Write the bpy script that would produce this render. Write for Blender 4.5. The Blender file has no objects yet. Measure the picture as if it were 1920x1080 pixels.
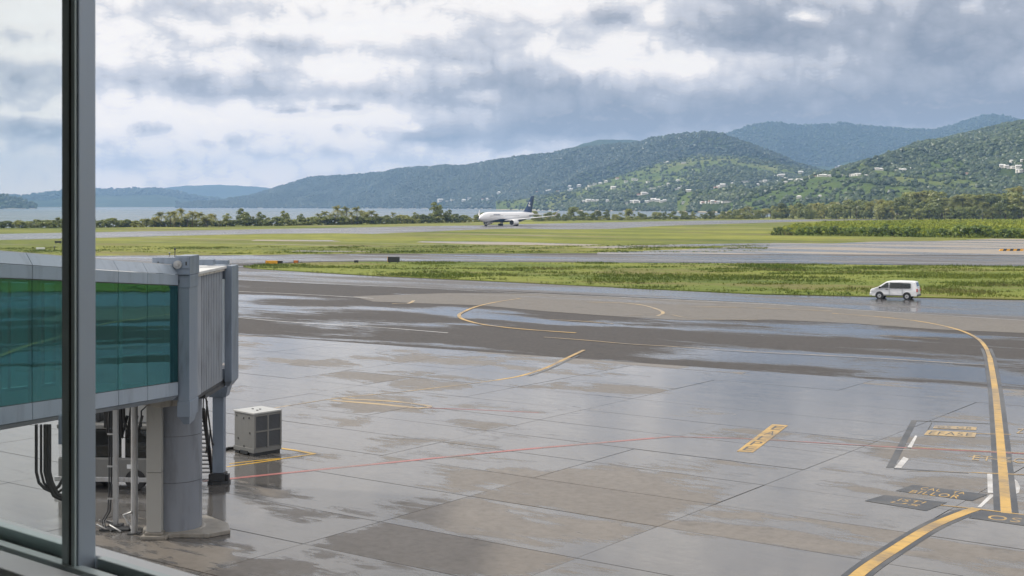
import bpy, bmesh, math, random
import numpy as np
from mathutils import Vector, Matrix
from mathutils.bvhtree import BVHTree

R = math.radians
random.seed(7)
rng = np.random.default_rng(7)
sc = bpy.context.scene
col = sc.collection

# ------------------------------------------------------------------ camera
F, H, HZ = 2500.0, 10.0, 386.0        # focal length in photo pixels, eye height, horizon row
cam_d = bpy.data.cameras.new('camera')
cam = bpy.data.objects.new('camera', cam_d)
col.objects.link(cam)
cam.location = (0, 0, H)
cam.rotation_euler = (R(90), 0, 0)
cam_d.sensor_width = 36
cam_d.lens = 36 * F / 1920
cam_d.shift_y = -(540 - HZ) / 1920
cam_d.clip_start = 0.05
cam_d.clip_end = 80000
cam_d.dof.use_dof = True
cam_d.dof.focus_distance = 90
cam_d.dof.aperture_fstop = 16
sc.camera = cam

# ------------------------------------------------------------------ light
SUN_AZ, SUN_EL = R(-70), R(42)        # azimuth from +Y towards +X
sun_dir = Vector((math.sin(SUN_AZ) * math.cos(SUN_EL), math.cos(SUN_AZ) * math.cos(SUN_EL), math.sin(SUN_EL)))
sl = bpy.data.lights.new('sun', 'SUN')
sl.energy = 3.8
sl.angle = R(4)
sl.color = (1.0, 0.93, 0.81)
so = bpy.data.objects.new('sun', sl)
col.objects.link(so)
so.rotation_euler = sun_dir.to_track_quat('Z', 'Y').to_euler()
so.location = (-200, 100, 400)

sc.view_settings.view_transform = 'Standard'
sc.view_settings.look = 'None'
sc.view_settings.exposure = 0.0
sc.view_settings.gamma = 1.0
sc.view_settings.use_curve_mapping = False
sc.render.engine = 'CYCLES'
sc.cycles.use_denoising = True
sc.cycles.max_bounces = 7
sc.cycles.transparent_max_bounces = 12
sc.cycles.volume_bounces = 0
sc.cycles.sample_clamp_indirect = 6


class NT:
    """small node-tree writer: arguments may be sockets or constants"""
    def __init__(s, nt):
        s.nt = nt
        nt.nodes.clear()

    def put(s, sock, v):
        if v is None:
            return
        if isinstance(v, bpy.types.NodeSocket):
            s.nt.links.new(v, sock)
        else:
            try:
                sock.default_value = v
            except Exception:
                if isinstance(v, (int, float)):
                    sock.default_value = (v, v, v)
                else:
                    sock.default_value = tuple(v) + (1.0,)

    def n(s, t, **kw):
        nd = s.nt.nodes.new(t)
        for k, v in kw.items():
            setattr(nd, k, v)
        return nd

    def m(s, op, a, b=None, c=None, clamp=False):
        nd = s.n('ShaderNodeMath', operation=op, use_clamp=clamp)
        for i, v in enumerate((a, b, c)):
            s.put(nd.inputs[i], v)
        return nd.outputs[0]

    def v(s, op, a, b=None, c=None):
        nd = s.n('ShaderNodeVectorMath', operation=op)
        for i, x in enumerate((a, b, c)):
            if x is not None:
                if op == 'SCALE' and i == 1:
                    s.put(nd.inputs['Scale'], x)
                else:
                    s.put(nd.inputs[i], x)
        return nd.outputs['Value'] if op in ('DOT_PRODUCT', 'LENGTH') else nd.outputs[0]

    def noise(s, vec, scale, detail=4, rough=0.55, dist=0.0, color=False):
        nd = s.n('ShaderNodeTexNoise')
        s.put(nd.inputs['Vector'], vec)
        s.put(nd.inputs['Scale'], scale)
        s.put(nd.inputs['Detail'], detail)
        s.put(nd.inputs['Roughness'], rough)
        s.put(nd.inputs['Distortion'], dist)
        return nd.outputs['Color' if color else 'Fac']

    def ramp(s, fac, stops, interp='LINEAR'):
        nd = s.n('ShaderNodeValToRGB')
        cr = nd.color_ramp
        cr.interpolation = interp
        while len(cr.elements) < len(stops):
            cr.elements.new(0.5)
        for e, (p, c) in zip(cr.elements, stops):
            e.position = p
            e.color = (c, c, c, 1) if isinstance(c, (int, float)) else tuple(c) + (1,)
        s.put(nd.inputs[0], fac)
        return nd.outputs[0]

    def mix(s, fac, a, b, mode='MIX'):
        nd = s.n('ShaderNodeMix', data_type='RGBA', blend_type=mode)
        s.put(nd.inputs[0], fac)
        for i, v in ((6, a), (7, b)):
            if isinstance(v, (int, float)):
                v = (v, v, v, 1)
            elif not isinstance(v, bpy.types.NodeSocket) and len(v) == 3:
                v = tuple(v) + (1,)
            s.put(nd.inputs[i], v)
        return nd.outputs[2]

    def step(s, x, lo, hi):
        nd = s.n('ShaderNodeMapRange', interpolation_type='SMOOTHSTEP')
        s.put(nd.inputs[0], x)
        s.put(nd.inputs[1], lo)
        s.put(nd.inputs[2], hi)
        return nd.outputs[0]

    def vec(s, x, y, z):
        nd = s.n('ShaderNodeCombineXYZ')
        for i, v in enumerate((x, y, z)):
            s.put(nd.inputs[i], v)
        return nd.outputs[0]

    def sep(s, vv):
        nd = s.n('ShaderNodeSeparateXYZ')
        s.put(nd.inputs[0], vv)
        return nd.outputs


# ------------------------------------------------------------------ sky
world = bpy.data.worlds.new('World')
sc.world = world
world.use_nodes = True
W = NT(world.node_tree)
out = W.n('ShaderNodeOutputWorld')
bg = W.n('ShaderNodeBackground')
sky = W.n('ShaderNodeTexSky', sky_type='NISHITA', sun_disc=False, sun_elevation=SUN_EL, sun_rotation=SUN_AZ)
sky.air_density = 1.0
sky.dust_density = 1.5
tc = W.n('ShaderNodeTexCoord')
D = W.v('NORMALIZE', tc.outputs['Generated'])
dx, dy, dz = W.sep(D)
hl = W.m('SQRT', W.m('ADD', W.m('MULTIPLY_ADD', dx, dx, W.m('MULTIPLY', dy, dy)), 1e-5))
az = W.m('ARCTAN2', dx, dy)
el = W.m('ARCTAN2', W.m('MAXIMUM', dz, -0.02), hl)
SKX, SKY_ = W.m('MULTIPLY', az, 25.0), W.m('MULTIPLY', el, 25.0)       # about 100 photo pixels a unit
P0 = W.vec(SKX, SKY_, 0)
ring = W.v('SCALE', W.vec(W.m('DIVIDE', dx, hl), W.m('DIVIDE', dy, hl), 0), 25.0)
Q0 = W.v('ADD', ring, W.vec(0, 0, W.m('MULTIPLY', SKY_, 1.7)))

def C(x, y):                     # photo pixel to the sky map (bearing, elevation)
    a = math.atan((x - 960) / F)
    return a * 25, math.atan((HZ - y) / F * math.cos(a)) * 25

# cloud banks: centre, half sizes in hundreds of pixels, thickness
BANKS = [
    (1600, 214, 4.6, 0.40, 0.70), (1250, 228, 2.8, 0.40, 0.40), (1780, 140, 3.0, 0.50, 0.26),
    (1650, 40, 3.4, 0.70, 0.52), (1400, 55, 1.2, 0.36, 0.40), (1800, 90, 2.4, 0.34, 0.22),
    (980, 240, 2.3, 0.32, 0.50), (640, 178, 2.4, 0.22, 0.44), (600, 85, 2.4, 0.22, 0.26), (860, 130, 1.9, 0.34, 0.34),
    (20, 140, 1.5, 0.5, 0.20), (300, 150, 1.8, 0.22, 0.22), (330, 30, 1.4, 0.24, 0.20), (980, 55, 1.1, 0.4, 0.20),
    (1350, 170, 4.2, 0.36, 0.34), (2500, 150, 4, 2.0, 0.5), (2000, 250, 2.5, 0.5, 0.20), (1000, 165, 1.2, 0.22, 0.20),
    (-500, 180, 4, 1.2, 0.22),
    (450, 118, 1.6, 0.14, -0.28), (560, 50, 1.9, 0.14, -0.26), (1180, 112, 2.0, 0.24, -0.40), (60, 92, 1.0, 0.15, -0.36),
    (40, 28, 0.8, 0.18, -0.26), (1050, 10, 2.2, 0.2, -0.2), (500, 215, 3.0, 0.22, -0.20), (800, 40, 1.4, 0.2, -0.22),
]
PUFFS = [
    (60, 240, 0.75, 0.26, 0.42), (255, 238, 0.20, 0.15, 0.34), (300, 240, 0.26, 0.14, 0.32), (430, 262, 0.24, 0.15, 0.32),
    (385, 268, 0.18, 0.08, 0.22), (540, 207, 0.45, 0.08, 0.40), (640, 201, 0.40, 0.07, 0.34), (630, 240, 0.24, 0.14, 0.26),
    (625, 285, 0.40, 0.14, 0.22), (820, 258, 0.75, 0.17, 0.36), (1140, 30, 0.50, 0.22, 0.38), (250, 300, 0.6, 0.16, 0.20),
    (180, 270, 0.3, 0.1, 0.18), (480, 290, 0.4, 0.1, 0.16), (520, 128, 0.5, 0.18, 0.24), (930, 275, 0.5, 0.1, 0.2),
    (1510, 28, 0.34, 0.14, -0.45), (900, 178, 0.4, 0.10, -0.22), (860, 128, 0.5, 0.14, -0.22), (780, 240, 0.28, 0.10, -0.30), (60, 214, 0.5, 0.06, -0.3),
]

def cloud_field(P, Q):
    w1 = W.noise(Q, 0.42, 3, 0.5, color=True)
    w = W.v('MULTIPLY', W.v('SUBTRACT', w1, (0.5, 0.5, 0.5)), (1.5, 0.35, 0))
    w2 = W.noise(Q, 1.25, 3, 0.5, color=True)
    w = W.v('ADD', w, W.v('MULTIPLY', W.v('SUBTRACT', w2, (0.5, 0.5, 0.5)), (0.85, 0.17, 0)))
    w3 = W.noise(Q, 3.4, 5, 0.58, color=True)
    fw = W.v('MULTIPLY', W.v('SUBTRACT', w3, (0.5, 0.5, 0.5)), (0.42, 0.13, 0))
    PW = W.v('ADD', P, W.v('ADD', w, fw))
    acc = None
    for (x, y, sx, sy, a) in BANKS:
        cx, cy = C(x, y)
        q = W.v('MULTIPLY_ADD', PW, (1 / sx, 1 / sy, 0), (-cx / sx, -cy / sy, 0))
        e = W.m('POWER', 0.4, W.v('DOT_PRODUCT', q, q))
        acc = W.m('MULTIPLY', e, a) if acc is None else W.m('MULTIPLY_ADD', e, a, acc)
    PW = W.v('ADD', P, W.v('ADD', W.v('SCALE', w, 0.28), fw))
    for (x, y, sx, sy, a) in PUFFS:
        cx, cy = C(x, y)
        q = W.v('MULTIPLY_ADD', PW, (1 / sx, 1 / sy, 0), (-cx / sx, -cy / sy, 0))
        acc = W.m('MULTIPLY_ADD', W.m('POWER', 0.3, W.v('DOT_PRODUCT', q, q)), a * 1.5, acc)
    f = W.noise(Q, 0.55, 4, 0.5)
    # billows: rounded heads on every scale
    b = W.m('ABSOLUTE', W.m('SUBTRACT', W.noise(Q, 1.15, 0, 0.5), 0.5))
    b = W.m('ADD', b, W.m('MULTIPLY', W.m('ABSOLUTE', W.m('SUBTRACT', W.noise(Q, 2.6, 0, 0.5), 0.5)), 0.55))
    b = W.m('ADD', b, W.m('MULTIPLY', W.m('ABSOLUTE', W.m('SUBTRACT', W.noise(Q, 5.6, 0, 0.5), 0.5)), 0.30))
    b = W.m('ADD', b, W.m('MULTIPLY', W.m('ABSOLUTE', W.m('SUBTRACT', W.noise(Q, 12.0, 2, 0.5), 0.5)), 0.20))
    up = W.step(SKY_, 3.2, 9.0)                       # above the frame: broken overcast all round
    acc = W.m('MULTIPLY_ADD', up, 0.04, acc)
    acc = W.m('MULTIPLY_ADD', W.m('SUBTRACT', f, 0.5), 0.95, acc)
    acc = W.m('MULTIPLY_ADD', W.m('SUBTRACT', 0.20, b), 0.72, acc)
    hf = W.m('MULTIPLY_ADD', W.noise(Q, 4.2, 6, 0.6), 0.34, W.m('ADD', acc, -0.17))
    acc = W.m('MULTIPLY_ADD', W.step(hf, 0.02, 0.09), 0.13, acc)      # cloud edges: one layer in front of another
    acc = W.m('MULTIPLY_ADD', W.step(hf, 0.30, 0.38), 0.12, acc)
    return acc

d0 = cloud_field(P0, Q0)
off = (-0.10, 0.07)
P1 = W.v('ADD', P0, (off[0], off[1], 0))
Q1 = W.v('ADD', Q0, W.vec(0, 0, off[1] * 1.7))
d1 = cloud_field(P1, Q1)
lit = W.m('SUBTRACT', d0, d1)                           # thins out towards the light: a lit edge
base = W.m('MULTIPLY_ADD', d0, 0.70, 0.275)
tone = W.ramp(base, [(0.0, (.97, .96, .94)), (0.24, (.80, .81, .81)), (0.38, (.64, .665, .70)),
                     (0.54, (.46, .495, .56)), (0.74, (.31, .345, .41)), (1.0, (.18, .21, .27))])
tone = W.v('SCALE', tone, 10.0)
edge = W.step(lit, 0.03, 0.26)
edge = W.m('MULTIPLY', edge, W.m('MULTIPLY_ADD', W.step(base, 0.40, 0.85), -0.20, 0.30))
tone = W.mix(edge, tone, (8.8, 8.6, 8.3))
shade = W.m('MULTIPLY', W.step(W.m('MULTIPLY', lit, -1.0), 0.03, 0.30), 0.12)
tone = W.mix(shade, tone, (2.7, 3.1, 3.8))
gap = W.m('MULTIPLY', W.step(W.m('MULTIPLY', base, -1.0), -0.30, -0.05), 0.22)
tone = W.mix(gap, tone, sky.outputs[0])
low = W.m('MULTIPLY', W.step(W.m('MULTIPLY', SKY_, -1.0), -1.2, 0.1), 0.3)
tone = W.mix(low, tone, (6.6, 6.8, 6.9))
glow = W.m('POWER', W.m('MAXIMUM', W.v('DOT_PRODUCT', D, tuple(sun_dir)), 0.0), 5.0)
lowb = W.m('POWER', 2.718, W.m('MULTIPLY', W.m('MAXIMUM', SKY_, 0.0), -0.75))      # brighter towards the horizon
tone = W.v('SCALE', tone, W.m('MULTIPLY_ADD', lowb, 0.85, W.m('MULTIPLY_ADD', glow, 0.5, W.m('MULTIPLY_ADD', W.step(SKY_, 3.0, 8.0), 0.30, 1.28))))
tone = W.v('MULTIPLY', tone, W.mix(lowb, (1.08, 1.0, 0.93), (1.52, 1.18, 0.91)))
W.put(bg.inputs[0], tone)
bg.inputs[1].default_value = 0.1
W.nt.links.new(bg.outputs[0], out.inputs[0])
world.cycles.sampling_method = 'MANUAL'
world.cycles.sample_map_resolution = 512


# ------------------------------------------------------------------ helpers
def g(x, y, z=0.0):
    """point of the level ground seen at a photo pixel"""
    k = (H - z) / (y - HZ)
    return Vector(((x - 960) * k, F * k, z))

def at(x, y, Y):
    return Vector(((x - 960) / F * Y, Y, H - (y - HZ) / F * Y))

def tag(o, label=None, cat=None, group=None, kind=None):
    if label: o['label'] = label
    if cat: o['category'] = cat
    if group: o['group'] = group
    if kind: o['kind'] = kind
    return o

def empty(name, loc=(0, 0, 0), rz=0.0, label=None, cat=None, group=None):
    o = bpy.data.objects.new(name, None)
    o.empty_display_size = 0.3
    col.objects.link(o)
    o.location = loc
    o.rotation_euler = (0, 0, rz)
    return tag(o, label, cat, group)

def link_mesh(name, me, mat=None, parent=None, loc=None):
    o = bpy.data.objects.new(name, me)
    if mat and not me.materials:
        me.materials.append(mat)
    col.objects.link(o)
    if parent: o.parent = parent
    if loc is not None: o.location = loc
    return o

def np_mesh(name, V, Q, smooth=True):
    """mesh from arrays; Q is (n, 3) or (n, 4)"""
    V = np.asarray(V, np.float32); Q = np.asarray(Q, np.int32)
    me = bpy.data.meshes.new(name)
    me.vertices.add(len(V)); me.vertices.foreach_set('co', V.ravel())
    k = Q.shape[1]
    me.loops.add(Q.size); me.loops.foreach_set('vertex_index', Q.ravel())
    me.polygons.add(len(Q)); me.polygons.foreach_set('loop_start', np.arange(len(Q), dtype=np.int32) * k)
    me.polygons.foreach_set('use_smooth', np.full(len(Q), smooth))
    me.update(calc_edges=True)
    return me

class MB:
    """collects boxes, bars, tubes and polygons; build() links them as one mesh"""
    def __init__(s):
        s.v, s.f, s.sm = [], [], []

    def add(s, vs, fs, smooth=False):
        o = len(s.v)
        s.v += [tuple(p) for p in vs]
        s.f += [tuple(i + o for i in f) for f in fs]
        s.sm += [smooth] * len(fs)
        return s

    def hexa(s, p):            # 4 bottom + 4 top
        return s.add(p, [(3, 2, 1, 0), (4, 5, 6, 7), (0, 1, 5, 4), (1, 2, 6, 5), (2, 3, 7, 6), (3, 0, 4, 7)])

    def box(s, x0, x1, y0, y1, z0, z1, fn=None):
        p = [(x0, y0, z0), (x1, y0, z0), (x1, y1, z0), (x0, y1, z0), (x0, y0, z1), (x1, y0, z1), (x1, y1, z1), (x0, y1, z1)]
        if fn: p = [fn(*q) for q in p]
        return s.hexa(p)

    def poly(s, pts, z0=None, z1=None):
        """flat polygon, or a prism between z0 and z1"""
        n = len(pts)
        if z0 is None:
            return s.add(pts, [tuple(range(n))])
        vs = [(p[0], p[1], z0) for p in pts] + [(p[0], p[1], z1) for p in pts]
        return s.add(vs, [tuple(range(n))[::-1], tuple(range(n, 2 * n))] + [(i, (i + 1) % n, n + (i + 1) % n, n + i) for i in range(n)])

    def tube(s, path, r, n=8, cap=True):
        path = [Vector(p) for p in path]
        rr = r if isinstance(r, (list, tuple)) else [r] * len(path)
        vs, fs = [], []
        up0 = None
        for i, p in enumerate(path):
            t = (path[min(i + 1, len(path) - 1)] - path[max(i - 1, 0)])
            t = t.normalized() if t.length > 1e-9 else Vector((0, 0, 1))
            if up0 is None:
                up0 = Vector((0, 0, 1)) if abs(t.z) < 0.9 else Vector((1, 0, 0))
            a = t.cross(up0).normalized(); b = a.cross(t).normalized()
            up0 = b
            for k in range(n):
                q = p + (a * math.cos(2 * math.pi * k / n) + b * math.sin(2 * math.pi * k / n)) * rr[i]
                vs.append(q)
        for i in range(len(path) - 1):
            for k in range(n):
                k2 = (k + 1) % n
                fs.append((i * n + k, i * n + k2, (i + 1) * n + k2, (i + 1) * n + k))
        s.add(vs, fs, True)
        if cap:
            m = len(path) - 1
            s.add(vs[:n], [tuple(range(n))]); s.add(vs[m * n:], [tuple(range(n))[::-1]])
        return s

    def loft(s, rings, cap=True, smooth=True, closed=True):
        n = len(rings[0]); vs = [p for r in rings for p in r]; fs = []
        for i in range(len(rings) - 1):
            for k in range(n if closed else n - 1):
                k2 = (k + 1) % n
                fs.append((i * n + k, i * n + k2, (i + 1) * n + k2, (i + 1) * n + k))
        s.add(vs, fs, smooth)
        if cap:
            s.add(rings[0], [tuple(range(n))[::-1]]); s.add(rings[-1], [tuple(range(n))])
        return s

    def build(s, name, mat=None, parent=None, bevel=0.0, fix=True):
        me = bpy.data.meshes.new(name)
        me.from_pydata(s.v, [], s.f)
        me.polygons.foreach_set('use_smooth', s.sm)
        if fix:
            bm = bmesh.new(); bm.from_mesh(me)
            bmesh.ops.recalc_face_normals(bm, faces=bm.faces)
            bm.to_mesh(me); bm.free()
        o = link_mesh(name, me, mat, parent)
        if bevel:
            b = o.modifiers.new('edge', 'BEVEL'); b.width = bevel; b.segments = 2; b.limit_method = 'ANGLE'; b.angle_limit = R(40)
        return o

def copy_tree(o, parent=None):
    c = o.copy(); col.objects.link(c)
    if parent: c.parent = parent
    for ch in list(o.children):
        copy_tree(ch, c)
    return c

# value noise on the plane, for terrain
_T = np.random.default_rng(3).random((256, 256)).astype(np.float32)
def vnoise(x, y, seed=0):
    x = x + seed * 17.13; y = y + seed * 9.71
    xi, yi = np.floor(x).astype(int), np.floor(y).astype(int)
    fx, fy = x - xi, y - yi
    fx = fx * fx * (3 - 2 * fx); fy = fy * fy * (3 - 2 * fy)
    a, b = _T[xi & 255, yi & 255], _T[(xi + 1) & 255, yi & 255]
    c, d = _T[xi & 255, (yi + 1) & 255], _T[(xi + 1) & 255, (yi + 1) & 255]
    return (a * (1 - fx) + b * fx) * (1 - fy) + (c * (1 - fx) + d * fx) * fy
def fbm(x, y, octv=5, seed=0, gain=0.5):
    s, a, t = 0, 1.0, 0
    for i in range(octv):
        s = s + a * vnoise(x * 2 ** i, y * 2 ** i, seed + i); t += a; a *= gain
    return s / t


# ------------------------------------------------------------------ materials
def new_mat(name):
    m = bpy.data.materials.new(name); m.use_nodes = True
    t = NT(m.node_tree)
    o = t.n('ShaderNodeOutputMaterial'); b = t.n('ShaderNodeBsdfPrincipled')
    t.nt.links.new(b.outputs[0], o.inputs[0])
    t.out, t.b = o, b
    return m, t

def setp(t, **kw):
    names = dict(color='Base Color', rough='Roughness', metal='Metallic', ior='IOR', normal='Normal', spec='Specular IOR Level', coat='Coat Weight', trans='Transmission Weight')
    for k, v in kw.items():
        t.put(t.b.inputs[names[k]], v)

def wpos(t):
    return t.n('ShaderNodeNewGeometry').outputs['Position']

def obpos(t):
    return t.n('ShaderNodeTexCoord').outputs['Object']

def rnd(t):
    return t.n('ShaderNodeObjectInfo').outputs['Random']

def bump(t, h, strength=0.2, dist=0.02):
    b = t.n('ShaderNodeBump')
    t.put(b.inputs['Strength'], strength); t.put(b.inputs['Distance'], dist); t.put(b.inputs['Height'], h)
    return b.outputs[0]

def paint(name, c, rough=0.4, metal=0.0, var=0.12, dirt=0.25, scale=3.0, coord='obj', dirtc=None):
    """painted or plain surface with slight tone variation, grime and uneven gloss"""
    m, t = new_mat(name)
    p = obpos(t) if coord == 'obj' else wpos(t)
    n1 = t.noise(p, scale, 5, 0.6)
    n2 = t.noise(t.v('MULTIPLY', p, (1, 1, 0.18)), scale * 2.2, 5, 0.65)
    c = Vector(c)
    cc = t.mix(n1, tuple(c * (1 - var)), tuple(c * (1 + var)))
    d = t.m('MULTIPLY', t.step(n2, 0.46, 0.70), dirt)
    cc = t.mix(d, cc, tuple(dirtc) if dirtc else tuple(c * 0.45))
    setp(t, color=cc, rough=t.m('MULTIPLY_ADD', n1, 0.22, rough - 0.09), metal=metal)
    return m

M = {}
M['panel'] = paint('bridge_panel', (0.30, 0.36, 0.43), 0.34, 0.25, 0.07, 0.45, 0.9, 'w')
M['frame'] = paint('bridge_frame', (0.19, 0.235, 0.30), 0.38, 0.2, 0.08, 0.5, 1.3, 'w')
M['bellows'] = paint('bellows_fabric', (0.27, 0.30, 0.345), 0.55, 0, 0.10, 0.6, 1.6, 'w')
M['roofing'] = paint('bridge_roofing', (0.55, 0.56, 0.56), 0.5, 0, 0.08, 0.3, 1.2, 'w')
M['dark'] = paint('dark_metal', (0.035, 0.038, 0.042), 0.45, 0.3, 0.2, 0.2)
M['rubber'] = paint('rubber', (0.022, 0.022, 0.023), 0.7, 0, 0.2, 0.1)
M['steel'] = paint('galvanised_steel', (0.40, 0.41, 0.42), 0.45, 0.35, 0.12, 0.45, 2.5, 'w', (0.16, 0.12, 0.09))
M['pillar'] = paint('pillar_paint', (0.185, 0.205, 0.24), 0.5, 0, 0.14, 0.55, 0.8, 'w')
M['colpaint'] = paint('column_paint', (0.33, 0.33, 0.315), 0.55, 0, 0.08, 0.4, 0.9, 'w')
M['corbel'] = paint('corbel_concrete', (0.40, 0.385, 0.35), 0.7, 0, 0.15, 0.7, 1.6, 'w', (0.08, 0.07, 0.06))
M['plinth'] = paint('plinth_concrete', (0.24, 0.225, 0.20), 0.35, 0, 0.2, 0.5, 1.5, 'w')
M['alu'] = paint('window_aluminium', (0.40, 0.46, 0.54), 0.36, 0.35, 0.03, 0.08, 1.2, 'w')
M['alu_in'] = paint('window_inner_paint', (0.50, 0.59, 0.59), 0.4, 0.1, 0.05, 0.1, 2, 'w')
M['sill'] = paint('sill_paint', (0.60, 0.62, 0.63), 0.4, 0.0, 0.04, 0.1, 1.5, 'w')
M['white'] = paint('white_paint', (0.78, 0.79, 0.80), 0.22, 0, 0.03, 0.12, 1.1)
M['vanwhite'] = paint('van_paint', (0.74, 0.76, 0.79), 0.2, 0, 0.03, 0.12, 1.1)
M['navy'] = paint('navy_paint', (0.012, 0.050, 0.150), 0.3, 0, 0.1, 0.1, 1.0)
M['acgrey'] = paint('cabinet_grey', (0.165, 0.168, 0.165), 0.42, 0.1, 0.06, 0.25, 2.0)
M['acdark'] = paint('grille_grey', (0.10, 0.107, 0.118), 0.45, 0.3, 0.08, 0.2, 3.0)
M['aclid'] = paint('cabinet_lid', (0.36, 0.37, 0.37), 0.4, 0.0, 0.05, 0.2, 2.0)
M['signyel'] = paint('sign_yellow', (0.75, 0.36, 0.02), 0.45, 0, 0.08, 0.2, 3)
M['signorg'] = paint('sign_orange', (0.55, 0.16, 0.03), 0.45, 0, 0.1, 0.4, 4)
M['red'] = paint('lamp_red', (0.5, 0.02, 0.02), 0.2, 0, 0.05, 0.05)
M['lamp'] = paint('lamp_clear', (0.7, 0.72, 0.74), 0.12, 0.2, 0.05, 0.05)
M['rim'] = paint('wheel_rim', (0.45, 0.46, 0.48), 0.35, 0.6, 0.1, 0.3, 6)
M['joint'] = paint('joint_sealant', (0.035, 0.033, 0.031), 0.5, 0, 0.2, 0.2, 2, 'w')
M['interior'] = paint('interior_grey', (0.55, 0.56, 0.55), 0.6, 0, 0.05, 0.1, 1, 'w')
M['intfloor'] = paint('interior_floor', (0.10, 0.10, 0.105), 0.5, 0, 0.1, 0.1, 1, 'w')

def glassy(name, tint, refl, base_alpha, rough=0.02):
    """thin coated pane: part see-through, part mirror"""
    m, t = new_mat(name)
    lw = t.n('ShaderNodeLayerWeight'); lw.inputs[0].default_value = 0.5
    k = t.m('MULTIPLY_ADD', t.m('POWER', lw.outputs['Facing'], 5.0), 1.0 - base_alpha, base_alpha, clamp=True)
    tr = t.n('ShaderNodeBsdfTransparent'); tr.inputs[0].default_value = tuple(tint) + (1,)
    gl = t.n('ShaderNodeBsdfGlossy'); gl.inputs['Color'].default_value = tuple(refl) + (1,); gl.inputs['Roughness'].default_value = rough
    mx = t.n('ShaderNodeMixShader')
    t.put(mx.inputs[0], k); t.nt.links.new(tr.outputs[0], mx.inputs[1]); t.nt.links.new(gl.outputs[0], mx.inputs[2])
    t.nt.links.new(mx.outputs[0], t.out.inputs[0])
    if name == 'coated_glass':
        n = t.noise(wpos(t), 0.55, 2, 0.5)
        t.put(gl.inputs['Normal'], bump(t, n, 0.2, 0.012))
    return m
M['glass'] = glassy('clear_glass', (0.965, 0.985, 0.982), (0.9, 1.0, 1.0), 0.02)
M['teal'] = glassy('coated_glass', (0.38, 0.70, 0.68), (0.26, 0.56, 0.56), 0.34)
M['vglass'] = glassy('vehicle_glass', (0.10, 0.13, 0.13), (0.9, 0.95, 0.95), 0.06)

# axes of the paved apron
UA = R(-36.0)
U = Vector((math.cos(UA), math.sin(UA), 0)); Vv = Vector((-math.sin(UA), math.cos(UA), 0))

def grid_coord(t, p):
    u = t.v('DOT_PRODUCT', p, tuple(U)); v = t.v('DOT_PRODUCT', p, tuple(Vv))
    return t.vec(u, v, 0.0)

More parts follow.
